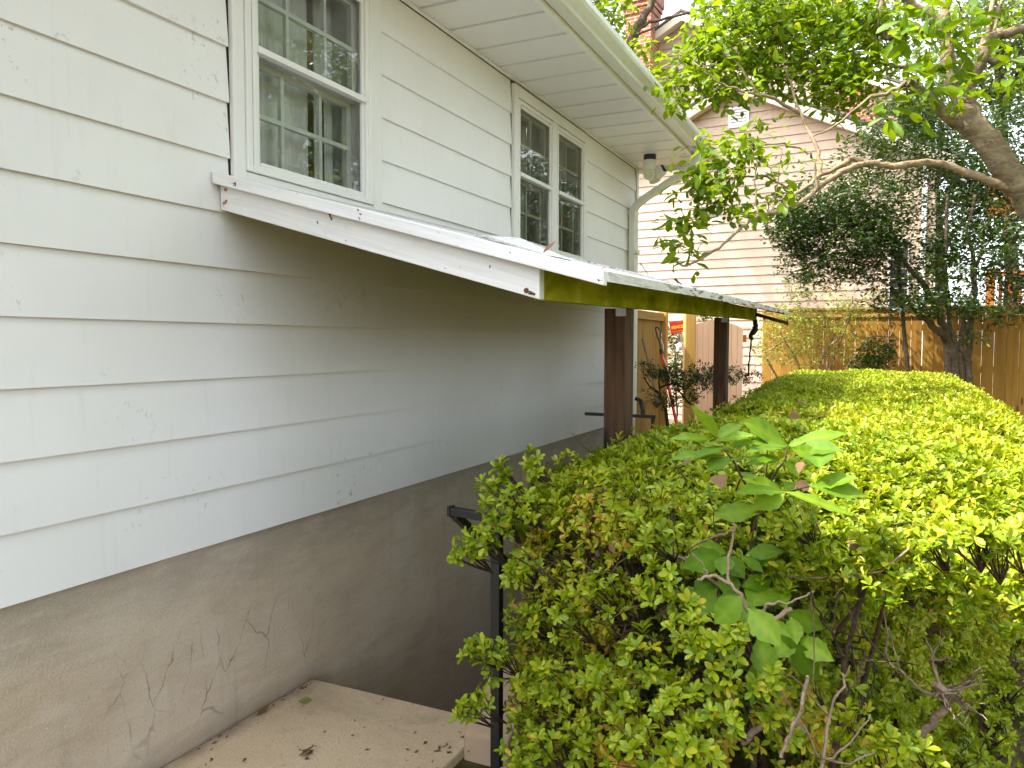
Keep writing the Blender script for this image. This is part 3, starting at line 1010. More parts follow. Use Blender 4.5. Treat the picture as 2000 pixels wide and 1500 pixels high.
for (xa, xb, ya, yb, zt) in ((-1.014, -0.9255, 3.0, 3.125, 0.143), (-1.013, -0.925, 5.305, 5.39, 0.178)):
    b = MB(); b.box(xa, xb, ya, yb, GZ - 0.1, zt)
    po = b.build("post", MAT['post'], aw, bevel=0.004)
    b = MB()
    b.box(xa + 0.050, xb - 0.004, ya - 0.004, ya - 0.001, zt - 0.032, zt - 0.001)
    b.box(xb - 0.0035, xb + 0.0035, ya - 0.0035, ya - 0.0005, zt - 0.032, zt - 0.001)
    b.build("bracket", MAT['steel'], po)
# lifted flap of the roof sheet with brown torn edge
P0 = lambda x, y, dz: (x, y, az(x, y) + dz)
b = MB()
vv = [P0(-1.24, 2.30, 0.010), P0(-1.19, 2.28, 0.016), P0(-1.08, 2.26, 0.010), P0(-0.92, 2.20, 0.004),
      P0(-1.24, 2.50, 0.010), P0(-1.17, 2.52, 0.036), P0(-1.06, 2.48, 0.020), P0(-0.90, 2.4, 0.004)]
b.add(vv, [(0, 1, 5, 4), (1, 2, 6, 5), (2, 3, 7, 6)], True)
b.add([(p[0], p[1], p[2]) for p in vv[:4]] + [(p[0], p[1] + .003, p[2] - 0.008) for p in vv[:4]], [(0, 4, 5, 1), (1, 5, 6, 2), (2, 6, 7, 3)])
fl_ = b.build("lifted_flap", MAT['flaked'], aw)
b = MB()
b.add([(p[0], p[1] + .003, p[2] - 0.006) for p in vv], [(4, 5, 1, 0), (5, 6, 2, 1), (6, 7, 3, 2)], True)
b.build("torn_underside", MAT['brown_leaf'], fl_)

# cable hanging at the far end
hc = empty("hanging_cable", (-0.95, 6.56, 0.2), "black frayed cable hanging from the far end of the green awning board", "cable")
top = at(1474, 626, 6.30); mid = at(1467, 664, 6.30); low = at(1461, 735, 6.30)
b = MB(); b.tube(wobble([top, at(1476, 640, 6.3), at(1469, 652, 6.3), mid], 0.004), [0.020] * 4 + [0.024] * 4 + [0.018] * 4 + [0.010], 8); b.build("bundle", MAT['rubber'], hc)
b = MB(); b.tube(wobble([mid, at(1464, 700, 6.3), low], 0.003), 0.007, 6); b.build("strand", MAT['rubber'], hc)

# ------------------------------------------------------------------ black handrails
hr = empty("handrail", (-1.07, 2.15, GZ), "black square steel handrail at the top of the stairs beside the azalea", "handrail")
b = MB(); b.tube([(-1.255, 2.163, -0.548), (-1.05, 2.142, -0.553)], 0.019, 4, False)
b.tube([(-1.256, 2.1631, -0.5478), (-1.246, 2.162, -0.548)], 0.0235, 4, False); b.build("top_rail", MAT['black'], hr, bevel=0.003)
b = MB(); b.tube([(-1.236, 2.16, -0.560), (-1.236, 5.0, -2.45)], 0.0185, 4, False); b.build("sloping_rail", MAT['black'], hr, bevel=0.003)
b = MB(); b.box(-1.088, -1.056, 2.125, 2.157, GZ, -0.565); b.build("post", MAT['black'], hr, bevel=0.003)
hf = empty("handrail", (-1.8, 5.65, GZ), "black handrail behind the brown awning post at the far stair end", "handrail")
b = MB(); b.tube([(-2.06, 5.65, -0.548), (-1.50, 5.65, -0.548)], 0.017, 4, False); b.build("top_rail", MAT['black'], hf)
b = MB(); b.tube([(-1.66, 5.66, -0.415), (-1.62, 5.66, -0.43), (-1.60, 5.66, -0.50), (-1.60, 5.66, -0.54)], 0.016, 6); b.build("curl", MAT['black'], hf)
b = MB(); b.tube([(-1.52, 5.65, -0.55), (-1.52, 5.65, GZ)], 0.016, 4, False); b.build("post", MAT['black'], hf)

# ------------------------------------------------------------------ fences, gate, sign, tools
ff = empty("rear_fence", (0.5, 12.6, GZ), "tall new wooden board fence across the back behind the shrubs", "fence")
b = MB()
x = -1.65
i = 0
while x < 5.5:
    g_ = 0.004 + 0.004 * rng.random()
    zt = 0.44 + 0.01 * rng.random()
    b.box(x, x + 0.148 - g_, 12.60, 12.620, GZ, zt)
    x += 0.148
b.build("board_panel", MAT['fence'], ff)
b = MB(); b.box(-1.66, 5.5, 12.575, 12.598, 0.405, 0.515); b.box(-1.66, 5.5, 12.55, 12.65, 0.516, 0.545); b.build("cap_rail", MAT['rail'], ff)
for zz in (-1.2, -0.4, 0.2):
    b = MB(); b.box(-1.65, 5.5, 12.622, 12.66, zz, zz + 0.09); b.build("rail", MAT['rail'], ff)

sf = empty("side_fence", (-2.3, 8.4, GZ), "golden wooden fence panel beyond the house corner beside the gap", "fence")
b = MB()
y = 7.62
while y < 8.96:
    b.box(-2.345, -2.327, y, y + 0.135, GZ, 0.33); y += 0.141
b.build("board_panel", MAT['fence_y'], sf)
b = MB(); b.box(-2.326, -2.288, 7.60, 8.95, 0.265, 0.355); b.build("rail", MAT['rail'], sf)
b = MB(); b.box(-2.326, -2.288, 7.60, 8.95, -0.625, -0.535); b.build("rail", MAT['rail'], sf)
b = MB(); b.box(-2.36, -2.265, 8.96, 9.055, GZ, 0.40); b.build("post", MAT['gatepost'], sf)

gt = empty("garden_gate", (-1.9, 9.3, GZ), "pale arched new wooden gate hung from a yellow post beyond the awning", "gate")
b = MB(); b.obox((-2.058, 9.04, 0), (.903, .43, 0), (-.43, .903, 0), (0, 0, 1), (0, 0, GZ), (0.130, .12, 0.47)); b.build("post", MAT['gatepost'], gt, bevel=0.012)
b = MB()
o = np.array([-2.05, 9.36, 0]); ex = np.array([.905, .425, 0]); ey = np.array([-.425, .905, 0]); wg = 0.625
nb_ = 9
for i in range(nb_):
    ua, ub = wg * i / nb_, wg * (i + 1) / nb_ - 0.003
    h = lambda u: 0.185 + 0.095 * (1 - ((u - 0.44 * wg) / (0.56 * wg)) ** 2)
    za, zb = h(ua), h(ub)
    P = lambda u, v, z: o + ex * u + ey * v + np.array([0, 0, z])
    b.hexa([P(ua, 0, GZ), P(ub, 0, GZ), P(ub, .02, GZ), P(ua, .02, GZ), P(ua, 0, za), P(ub, 0, zb), P(ub, .02, zb), P(ua, .02, za)])
b.build("board_panel", MAT['gate'], gt)
b = MB(); b.obox(o, ex, ey, (0, 0, 1), (0.03, .0215, 0.02), (wg + 0.045, .06, 0.11)); b.build("rail", MAT['deckwood'], gt)
b = MB(); b.obox(o, ex, ey, (0, 0, 1), (0.03, .0215, -1.2), (wg + 0.02, .06, -1.11)); b.build("rail", MAT['deckwood'], gt)

# sign
sg = empty("fence_sign", at(1322, 652, 9.7), "tilted red sign with yellow lettering behind the gate post", "sign")
ang = R3(9)
ux = np.array(CR) * math.cos(ang) + np.array([0, 0, 1.]) * math.sin(ang)
uz = np.array([0, 0, 1.]) * math.cos(ang) - np.array(CR) * math.sin(ang)
un = np.cross(ux, uz)
oc = at(1326, 638, 9.7)
b = MB(); b.obox(oc, ux, un, uz, (-0.115, 0, -0.075), (0.155, 0.004, 0.075)); b.build("sign_board", MAT['red'], sg, bevel=0.012)
ym = plain("yellow_lettering", (0.75, 0.50, 0.01), 0.5, var=0.03)


def text(body, size, pos, parent, mat, xdir, zdir, name="lettering", bold=0.0):
    cu = bpy.data.curves.new(name, 'FONT')
    cu.body = body; cu.size = size; cu.extrude = 0.001; cu.offset = bold
    cu.align_x = 'LEFT'
    o = bpy.data.objects.new(name, cu)
    C.objects.link(o)
    nrm = np.cross(xdir, zdir)
    mw = Matrix(((xdir[0], zdir[0], nrm[0], pos[0]), (xdir[1], zdir[1], nrm[1], pos[1]), (xdir[2], zdir[2], nrm[2], pos[2]), (0, 0, 0, 1)))
    dg = bpy.context.evaluated_depsgraph_get()
    me = bpy.data.meshes.new_from_object(o.evaluated_get(dg))
    bpy.data.objects.remove(o)
    me.transform(Matrix.Translation(-wloc(parent)) @ mw)
    me.materials.clear(); me.materials.append(mat)
    ob = bpy.data.objects.new(name, me)
    C.objects.link(ob)
    ob.parent = parent
    return ob


text("FENCECO", 0.050, oc + ux * -0.095 + uz * -0.018 + un * -0.003 * 0 - un * 0.0 + (-un if un @ np.array(CW) > 0 else un) * 0.004, sg, ym, ux, uz, bold=0.0022)
for dz, ln in ((0.045, "fence"), (-0.055, "fences")):
    pass
b = MB()
off = (-un if un @ np.array(CW) > 0 else un)
b.obox(oc + off * 0.003, ux, off, uz, (-0.10, 0, -0.058), (0.14, 0.001, -0.050))
b.obox(oc + off * 0.003, ux, off, uz, (-0.03, 0, 0.050), (0.04, 0.001, 0.058))
b.build("small_print", ym, sg)
b = MB(); b.obox(oc, ux, -off, uz, (0.0, 0.005, -1.4), (0.02, 0.02, 0.05)); b.build("stake", MAT['steel'], sg)

# pole pruner and stick leaning on the fence panel
pp = empty("pole_pruner", (-1.95, 7.8, GZ), "red and black pole pruner leaning on the golden side fence", "pole pruner")
pa, pb = at(1283, 645, 8.75), at(1318, 812, 8.25)
L = lambda t: pa + (pb - pa) * t
b = MB(); b.tube([L(0.28), L(0.52)], 0.016, 8); b.tube([L(0.56), L(1.25)], 0.018, 8); b.build("pole", MAT['red'], pp)
b = MB(); b.tube([L(0.50), L(0.61)], 0.026, 8); b.build("collar", MAT['rubber'], pp)
b = MB(); b.tube([L(0.24), L(0.29)], 0.021, 8); b.build("collar", MAT['rubber'], pp)
b = MB(); b.tube(wobble([L(0.25), L(0.14), L(0.05) + np.array([-.015, 0, .02]), L(-0.04), L(0.02) + np.array([.035, .01, .02]), L(0.10) + np.array([.02, 0, 0])], 0.002), 0.010, 6); b.build("cutting_head", MAT['black'], pp)
b = MB(); b.tube(wobble([L(0.02) + np.array([.04, 0, 0]), L(0.2) + np.array([.03, 0, 0]), L(0.38) + np.array([.025, -.01, 0]), L(0.6) + np.array([.03, -.01, 0])], 0.008), 0.004, 5); b.build("rope", MAT['pipe'], pp)
b = MB(); b.tube([at(1255, 663, 8.2), at(1262, 690, 8.1), at(1274, 735, 7.95), at(1283, 790, 7.8)], 0.012, 8)
b.build("wooden_stick", MAT['stick'], label="short grey brown wooden stick leaning on the golden fence panel", cat="stick")
b = MB(); q = at(1331, 676, 10.2)
b.tube([q + np.array([.25, .4, 0]), q, q + np.array([-.05, -.03, -.02])], 0.045, 14); b.build("drain_pipe", MAT['pipe'], label="short white pipe end poking out beside the yellow gate post", cat="pipe")

# ------------------------------------------------------------------ neighbour's house
NO = np.array([-2.446, 15.07, 0.0]); NE = np.array([.998, -.063, 0]); NN = np.array([-.063, -.998, 0]); NZ = np.array([0, 0, 1.0])
NP = lambda s, z, off=0.0: NO + NE * s + NN * off + NZ * z
nh = empty("neighbour_house", NP(0, GZ, -4), "beige vinyl sided gabled house beyond the rear fence", "house")


def lap(mb, s0f, s1f, z0, z1, off, e=0.1675):
    z = z0
    while z < z1 - 1e-3:
        zt = min(z + e, z1)
        a0, a1, b0, b1 = s0f(z), s1f(z), s0f(zt), s1f(zt)
        if a1 > a0:
            b1 = max(b1, b0)
            v = [NP(a0, z, off + 0.022), NP(a1, z, off + 0.022), NP(b1, zt, off), NP(b0, zt, off), NP(a0, z, off), NP(a1, z, off)]
            mb.add(v, [(0, 1, 2, 3), (0, 4, 5, 1)])
        z = zt


b = MB()
APX, AZ_, SL = -0.10, 4.70, 0.49
lap(b, lambda z: max(-4.2, APX - (AZ_ - z) / SL), lambda z: min(3.25, APX + (AZ_ - z) / SL), -1.555, 4.69, 0.0)
lap(b, lambda z: max(-6.5, -1.70 - (7.0 - z) / 0.515), lambda z: min(2.55, -1.70 + (7.0 - z) / 0.515), 1.0, 6.99, -2.0)
b.build("siding", MAT['vinyl'], nh)
b = MB()
# side walls / body behind so that no daylight leaks
b.obox(NO, NE, NN, NZ, (-4.2, -2.0, GZ), (3.25, -0.02, 3.1)); b.obox(NO, NE, NN, NZ, (-6.5, -8, GZ), (2.55, -2.02, 4.7))
b.build("body", MAT['vinyl'], nh)
b = MB()


def rake(mb, apex, az0, sl, half, off, w=0.17, t=0.06, proud=0.28):
    for sg_ in (-1, 1):
        a = (apex, az0 + w * 0.55); e = (apex + sg_ * half, az0 + w * 0.55 - half * sl)
        v = [NP(a[0], a[1] - w, off + proud - t), NP(e[0], e[1] - w, off + proud - t), NP(e[0], e[1] - w, off + proud), NP(a[0], a[1] - w, off + proud),
             NP(a[0], a[1], off + proud - t), NP(e[0], e[1], off + proud - t), NP(e[0], e[1], off + proud), NP(a[0], a[1], off + proud)]
        mb.hexa(v)
        # underside soffit strip back to the wall
        mb.hexa([NP(a[0], a[1] - w + 0.02, off + 0.016), NP(e[0], e[1] - w + 0.02, off + 0.016), NP(e[0], e[1] - w + 0.02, off + proud - t - .001), NP(a[0], a[1] - w + 0.02, off + proud - t - .001),
                 NP(a[0], a[1] - w + 0.04, off + 0.016), NP(e[0], e[1] - w + 0.04, off + 0.016), NP(e[0], e[1] - w + 0.04, off + proud - t - .001), NP(a[0], a[1] - w + 0.04, off + proud - t - .001)])


rake(b, APX, AZ_ + 0.06, SL, 3.7, 0.0)
rake(b, -1.70, 7.06, 0.515, 4.38, -2.0)
b.build("gable_trim", MAT['trimbeige'], nh)
b = MB()
for (apex, az0, sl, half, o0, o1) in ((APX, AZ_ + 0.17, SL, 3.75, -2.0, 0.30), (-1.70, 7.17, 0.515, 4.4, -9.0, -1.70)):
    for sg_ in (-1, 1):
        e = (apex + sg_ * half, az0 - half * sl)
        b.hexa([NP(apex, az0, o0), NP(e[0], e[1], o0), NP(e[0], e[1], o1), NP(apex, az0, o1), NP(apex, az0 + .05, o0), NP(e[0], e[1] + .05, o0), NP(e[0], e[1] + .05, o1), NP(apex, az0 + .05, o1)])
b.build("roof", MAT['roof'], nh)
b = MB()
ringw = lambda mb, s0, s1, z0, z1, t, o0, o1: [mb.obox(NO, NE, NN, NZ, *q) for q in (((s0, o0, z0), (s0 + t, o1, z1)), ((s1 - t, o0, z0), (s1, o1, z1)), ((s0 + t, o0, z1 - t), (s1 - t, o1, z1)), ((s0 + t, o0, z0), (s1 - t, o1, z0 + t)))]
ringw(b, -0.22, 0.16, 4.06, 4.44, 0.045, 0.015, 0.045)
for k in range(5):
    zz = 4.11 + k * 0.058
    b.hexa([NP(-0.175, zz, .04), NP(0.115, zz, .04), NP(0.115, zz, .03), NP(-0.175, zz, .03), NP(-0.175, zz + .045, .022), NP(0.115, zz + .045, .022), NP(0.115, zz + .045, .016), NP(-0.175, zz + .045, .016)])
b.build("vent", MAT['louver'], nh)
b = MB(); b.obox(NO, NE, NN, NZ, (2.60, 0.012, 0.35), (2.86, 0.020, 1.75)); wd = b.build("window", MAT['rubber'], nh)
b = MB(); ringw(b, 2.575, 2.89, 0.32, 1.78, 0.024, 0.0145, 0.05); b.build("window_frame", MAT['louver'], wd)
b = MB(); b.obox(NO, NE, NN, NZ, (3.05, 0.016, GZ), (3.13, 0.07, 3.0)); b.build("downspout", MAT['louver'], nh)
# brick chimney with corbelled top
ch = MB()
ch.obox(NO, NE, NN, NZ, (-2.86, -1.98, GZ), (-2.27, -1.4, 7.2))
for k, gr in enumerate((0.03, 0.06, 0.09, 0.09, 0.05)):
    ch.obox(NO, NE, NN, NZ, (-2.86 - gr, -1.98 - gr, 7.2 + 0.11 * k + 0.001), (-2.27 + gr, -1.4 + gr, 7.2 + 0.11 * (k + 1)))
ch.obox(NO, NE, NN, NZ, (-2.86, -1.98, 7.752), (-2.27, -1.4, 8.2))
ch.build("chimney", MAT['brick'], nh)
ch = MB(); ch.obox(NO, NE, NN, NZ, (1.30, -1.98, GZ), (2.22, -1.0, 4.72)); ch.build("brick_shoulder", MAT['brick'], nh)
ch = MB()
ch.hexa([NP(1.95, 2.0, -2.6), NP(2.9, 2.0, -2.6), NP(2.9, 2.0, -1.9), NP(1.95, 2.0, -1.9), NP(2.05, 5.3, -2.5), NP(2.40, 5.3, -2.5), NP(2.40, 5.3, -2.0), NP(2.05, 5.3, -2.0)])
ch.build("stucco_chimney", MAT['stucco'], nh)

# orange deck railing far right
dk = empty("timber_deck", NP(4.2, GZ, 0.4), "orange stained timber deck rail and stair seen through dark leaves at right", "deck")
b = MB()
for s0 in np.arange(4.05, 6.2, 0.13): b.obox(NO, NE, NN, NZ, (s0, 0.3, 0.45), (s0 + 0.05, 0.34, 1.10))
b.build("baluster_row", MAT['deckwood'], dk)
b = MB(); b.obox(NO, NE, NN, NZ, (4.0, 0.29, 1.10), (6.3, 0.40, 1.16)); b.build("rail", MAT['deckwood'], dk)
b = MB(); b.obox(NO, NE, NN, NZ, (4.0, 0.26, 0.2), (6.3, 0.40, 0.45)); b.build("beam", MAT['deckwood'], dk)
for s0 in (4.0, 5.2): b = MB(); b.obox(NO, NE, NN, NZ, (s0, 0.41, GZ), (s0 + .12, 0.53, 1.2)); b.build("post", MAT['deckwood'], dk)
b = MB(); b.obox(NO, NE, NN, NZ, (4.02, -0.4, 2.15), (4.42, -0.3, 2.75)); b.build("screen_panel", MAT['deckwood'], dk)
b = MB(); b.hexa([NP(4.0, 2.3, -.29), NP(4.45, 2.58, -.29), NP(4.45, 2.58, -.25), NP(4.0, 2.3, -.25), NP(4.0, 2.36, -.29), NP(4.45, 2.64, -.29), NP(4.45, 2.64, -.25), NP(4.0, 2.36, -.25)]); b.build("brace", MAT['trimbeige'], dk)

# ------------------------------------------------------------------ azalea hedge
hedge = empty("azalea_hedge", (-0.2, 5.0, GZ), "large clipped azalea hedge with yellow green leaves along the stairwell", "hedge")


def fbm(x, y, s=1.0):
    return (np.sin(x * 3.1 * s + 1.3 * np.sin(y * 2.3 * s)) + np.sin(y * 4.3 * s + 2.1 + 1.1 * np.sin(x * 3.7 * s)) + 0.6 * np.sin(x * 9.1 * s + y * 7.3 * s)) / 2.6


def xr(y):
    return np.interp(y, [1.7, 2.0, 3.2, 4.8, 8.2, 9.2, 9.9], [0.20, 0.36, 0.58, 0.74, 0.84, 0.6, 0.1])


def xl(y):
    return np.interp(y, [1.8, 2.2, 3.0, 4.5, 6.0, 9.5], [-0.98, -1.02, -0.98, -0.86, -0.95, -1.1])


def yfront(x):
    return np.interp(x, [-1.05, -0.9, -0.5, -0.2, 0.1, 0.4], [2.05, 1.98, 1.90, 1.86, 1.84, 2.0])


def ztop(x, y):
    d = np.minimum(np.minimum(y - yfront(x), xr(y) - x), x - xl(y))
    edge = np.clip(d / 0.38, 0, 1)
    fr = np.clip((y - yfront(x)) / 0.7, 0, 1)
    rise = np.interp(y, [2.0, 4.5, 9.5], [0.0, 0.0, 0.03])
    return -0.335 + rise - 0.13 * (1 - edge) ** 2 - 0.06 * (1 - fr) + 0.036 * fbm(x, y) + 0.022 * fbm(x + 3, y - 2, 3)


tops = []
N = 44000
x = rng.uniform(-1.1, 0.9, N); y = rng.uniform(1.8, 9.7, N)
keep = (x > xl(y)) & (x < xr(y)) & (y > yfront(x))
dens = np.interp(y, [1.8, 4, 7, 10], [1.0, 1.0, 0.75, 0.6])
keep &= rng.random(N) < dens
# a small gap where the sapling pushes through
hole = np.exp(-(((x + 0.27) / 0.20) ** 2 + ((y - 2.12) / 0.17) ** 2))
keep &= rng.random(N) > hole * 0.85
x, y = x[keep], y[keep]
dep = np.abs(rng.normal(0, 0.035, len(x)))
P = np.stack([x, y, ztop(x, y) - dep], 1)
A = np.stack([rng.normal(0, .38, len(x)) + 0.15 * fbm(x, y), rng.normal(0, .38, len(x)) - .15, np.ones(len(x))], 1)
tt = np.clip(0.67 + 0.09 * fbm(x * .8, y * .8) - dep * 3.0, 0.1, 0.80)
near = y < 3.6
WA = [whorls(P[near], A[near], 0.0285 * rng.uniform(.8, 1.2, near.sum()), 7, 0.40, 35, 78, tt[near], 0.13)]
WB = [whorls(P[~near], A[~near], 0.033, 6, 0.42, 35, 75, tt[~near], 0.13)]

nt_ = 260                                   # taller shoots above the clipped top
x = rng.uniform(-1.0, .6, nt_); y = rng.uniform(1.95, 7.0, nt_)
k = (x > xl(y)) & (x < xr(y))
P = np.stack([x, y, ztop(x, y) + rng.uniform(.015, .06, nt_)], 1)[k]
WA.append(whorls(P, rng.normal(0, .3, P.shape) + np.array([0, 0, 1.]), 0.028, 7, .4, 25, 75, .66, .12))
# side faces: parametric curves in plan, inward depth jitter
twigs = MB()


def face(curve, zlo, zhi, dens, size, tint, bulge, nl=7, sparse=None, depth=0.14, lod=True, ns=None):
    c = np.array(curve, float)
    seg = np.linalg.norm(np.diff(c, axis=0), axis=1); cum = np.concatenate([[0], np.cumsum(seg)])
    n = int(dens * cum[-1] * (zhi - zlo))
    s = rng.uniform(0, cum[-1], n); z = rng.uniform(zlo, zhi, n)
    X = np.interp(s, cum, c[:, 0]); Y = np.interp(s, cum, c[:, 1])
    i = np.clip(np.searchsorted(cum, s) - 1, 0, len(seg) - 1)
    tg = np.diff(c, axis=0)[i] / seg[i][:, None]
    nx, ny = tg[:, 1], -tg[:, 0]           # outward to the right of travel
    u = (z - zlo) / (zhi - zlo)
    o_ = bulge(s / cum[-1], u) + 0.07 * fbm(s * 2.2, z * 2.6) - np.abs(rng.normal(0, depth, n))
    m = np.ones(n, bool)
    cl = fbm(s * 2.9 + 5, z * 3.3)
    if sparse is not None: m = rng.random(n) < sparse(s / cum[-1], u, cl)
    P = np.stack([X + nx * o_, Y + ny * o_, z], 1)[m]
    A = (np.stack([nx, ny, np.full(n, .55)], 1) + rng.normal(0, .42, (n, 3)))[m]
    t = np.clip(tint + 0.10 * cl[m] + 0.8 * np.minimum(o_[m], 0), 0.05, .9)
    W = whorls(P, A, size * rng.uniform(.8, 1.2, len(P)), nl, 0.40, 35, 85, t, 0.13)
    (WA if lod else WB).append(W)
    return P, A


# front-left face, lit
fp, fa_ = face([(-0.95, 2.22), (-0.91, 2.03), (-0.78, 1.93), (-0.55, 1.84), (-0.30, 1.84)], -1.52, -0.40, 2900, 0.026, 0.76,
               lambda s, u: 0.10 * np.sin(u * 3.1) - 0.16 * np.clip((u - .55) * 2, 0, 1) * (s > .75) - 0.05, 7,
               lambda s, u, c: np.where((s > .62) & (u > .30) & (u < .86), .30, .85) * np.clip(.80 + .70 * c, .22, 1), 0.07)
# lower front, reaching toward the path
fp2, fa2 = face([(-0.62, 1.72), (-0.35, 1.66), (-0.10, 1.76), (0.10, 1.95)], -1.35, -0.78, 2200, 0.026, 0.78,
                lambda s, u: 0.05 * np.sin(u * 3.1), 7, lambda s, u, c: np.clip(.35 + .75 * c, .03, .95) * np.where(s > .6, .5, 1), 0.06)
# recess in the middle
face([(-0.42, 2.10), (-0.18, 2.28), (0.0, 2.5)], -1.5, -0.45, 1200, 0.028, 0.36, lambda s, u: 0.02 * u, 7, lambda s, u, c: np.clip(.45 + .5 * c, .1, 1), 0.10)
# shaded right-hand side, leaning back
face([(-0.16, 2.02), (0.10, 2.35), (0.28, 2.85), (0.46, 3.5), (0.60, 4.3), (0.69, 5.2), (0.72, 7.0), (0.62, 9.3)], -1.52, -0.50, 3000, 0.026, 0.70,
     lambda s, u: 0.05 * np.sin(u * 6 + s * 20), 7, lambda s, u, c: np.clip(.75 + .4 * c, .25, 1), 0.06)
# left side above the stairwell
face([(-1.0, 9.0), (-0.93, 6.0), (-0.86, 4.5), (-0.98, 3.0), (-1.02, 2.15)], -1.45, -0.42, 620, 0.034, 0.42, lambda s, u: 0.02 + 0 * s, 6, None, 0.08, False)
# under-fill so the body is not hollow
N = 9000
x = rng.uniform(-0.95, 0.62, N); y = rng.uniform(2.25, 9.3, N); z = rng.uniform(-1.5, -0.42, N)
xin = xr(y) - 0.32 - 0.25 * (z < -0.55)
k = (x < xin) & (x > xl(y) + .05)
WB.append(whorls(np.stack([x, y, z], 1)[k], rand_dirs(k.sum()) + np.array([0, 0, .6]), 0.044, 6, .45, 40, 85, 0.04, .10))  # inner leaves tinted near black: deep shade of the gaps put into their colour
# loose sprays that poke out of the clipped shape: (px, py, t, count, radius)
SPR = [(905, 1070, 2.12, 9, .05), (935, 1055, 2.12, 12, .06), (965, 1010, 2.15, 14, .06), (960, 950, 2.2, 8, .05), (985, 920, 2.2, 5, .035), (1045, 905, 2.25, 9, .05),
       (1010, 985, 2.1, 12, .07), (1010, 1110, 2.1, 12, .06), (925, 1270, 2.05, 6, .04), (960, 1285, 2.05, 10, .06), (905, 1385, 2.02, 4, .03), (930, 1375, 2.02, 7, .04),
       (1030, 1330, 2.05, 12, .06), (1025, 1420, 2.0, 9, .05), (1030, 1210, 2.1, 10, .06), (1050, 1470, 1.85, 10, .07), (1130, 1440, 1.8, 8, .06),
       (1270, 1040, 1.85, 14, .07), (1230, 960, 1.95, 16, .09), (1290, 1130, 1.75, 10, .06), (1160, 1300, 1.85, 12, .08), (1110, 1210, 1.9, 10, .07),
       (1700, 1060, 1.75, 12, .05), (1760, 1130, 1.72, 12, .05), (1720, 1110, 1.75, 12, .06), (1660, 1070, 1.8, 10, .06), (1830, 1060, 1.62, 10, .05), (1900, 1050, 1.55, 12, .05),
       (1940, 1075, 1.55, 8, .04), (1990, 1060, 1.6, 8, .05), (1880, 1105, 1.7, 2, .02), (1560, 1010, 1.75, 14, .07), (1500, 1000, 1.8, 10, .06), (1600, 1090, 1.75, 6, .05),
       (1430, 1240, 1.62, 10, .06), (1390, 1290, 1.62, 12, .07), (1350, 1240, 1.65, 10, .06), (1470, 1330, 1.6, 6, .05), (1410, 1400, 1.55, 6, .05), (1330, 1380, 1.6, 10, .06),
       (1300, 1450, 1.52, 14, .07), (1350, 1470, 1.5, 10, .06), (1500, 1400, 1.6, 3, .03), (1540, 1420, 1.65, 4, .04), (1580, 1340, 1.7, 3, .03), (1700, 1480, 1.65, 8, .06), (1740, 1450, 1.65, 7, .05),
       (1640, 1400, 1.75, 3, .03), (1660, 1440, 1.7, 4, .04), (1790, 1470, 1.7, 5, .04)]
SPR += [(1020, 1490, 1.9, 12, .07), (1200, 1380, 1.75, 14, .08), (1260, 1290, 1.72, 14, .08), (1180, 1170, 1.85, 14, .09), (1330, 1190, 1.75, 10, .06), (1080, 1340, 1.9, 14, .09), (1240, 1470, 1.6, 14, .09),
        (1900, 1450, 2.6, 34, .16), (1930, 1405, 2.85, 34, .16), (1870, 1490, 2.45, 34, .15), (1830, 1490, 2.3, 24, .13), (1960, 1350, 3.1, 30, .16), (1965, 1300, 3.3, 26, .15), (1920, 1490, 2.55, 22, .14), (1780, 1440, 2.2, 22, .13), (1985, 1240, 3.4, 20, .14)]
for px, py, t, n, r in SPR:
    n = int(n * 1.4)
    c = at(px, py, t)
    Pn = c + rand_dirs(n) * r * rng.uniform(.3, 1, (n, 1))
    An = norm(Pn - c + np.array([-.0, -.03, .05])) + rng.normal(0, .25, (n, 3))
    WA.append(whorls(Pn, An, 0.029, 7, .42, 35, 82, 0.60, .12))
    for q in Pn:
        root = c + np.array([0.03, 0.12, -0.10])
        twigs.tube([root, (root + q) / 2 + rng.normal(0, .006, 3), q], [.0022, .0018, .0012], 4)
leafmesh("foliage", *cat(*WA), MAT['azalea'], hedge, True)
leafmesh("foliage", *cat(*WB), MAT['azalea'], hedge, False)
# short shoots behind the front whorls
sel = rng.choice(len(fp), min(1100, len(fp)), replace=False)
for i in sel:
    a = norm(fa_[i])
    p1 = fp[i] - a * rng.uniform(.05, .11) + rng.normal(0, .012, 3)
    twigs.tube([p1, (p1 + fp[i]) / 2 + rng.normal(0, .006, 3), fp[i]], [.0024, .002, .0012], 4)
twigs.build("shoots", MAT['twig'], hedge)
# woody stems
stems = MB()
STEM_TIPS = []
for i in range(20):
    bx, by = rng.uniform(-0.85, -0.05), rng.uniform(1.95, 2.7)
    p0 = np.array([bx, by, GZ])
    lean = np.array([np.clip(rng.normal(0, .18), -.9 - bx, .05 - bx), np.clip(rng.normal(-.08, .15), -.3, .3), 0])
    p1 = p0 + lean * .4 + np.array([0, 0, .45]); p2 = p0 + lean + np.array([0, 0, rng.uniform(.75, 1.0)])
    q = limb(stems, [p0, p1, p2], rng.uniform(.009, .017), .004, 6, .010)
    for j in range(4):
        a = q[rng.integers(3, len(q) - 1)]
        d = np.array([rng.normal(0, .22), rng.normal(-.08, .2), rng.uniform(.02, .3)])
        d[0] = np.clip(d[0], min(-.9 - a[0], 0), max(.1 - a[0], 0))
        q2 = limb(stems, [a, a + d * .5 + rng.normal(0, .015, 3), a + d], .004, .0015, 5, .004)
        for _ in range(3):
            a2 = q2[rng.integers(2, len(q2))]
            d2 = rng.normal(0, .09, 3) + np.array([0, -.03, .05])
            limb(stems, [a2, a2 + d2 * .6 + rng.normal(0, .01, 3), a2 + d2], .0026, .001, 4, .003, 3)
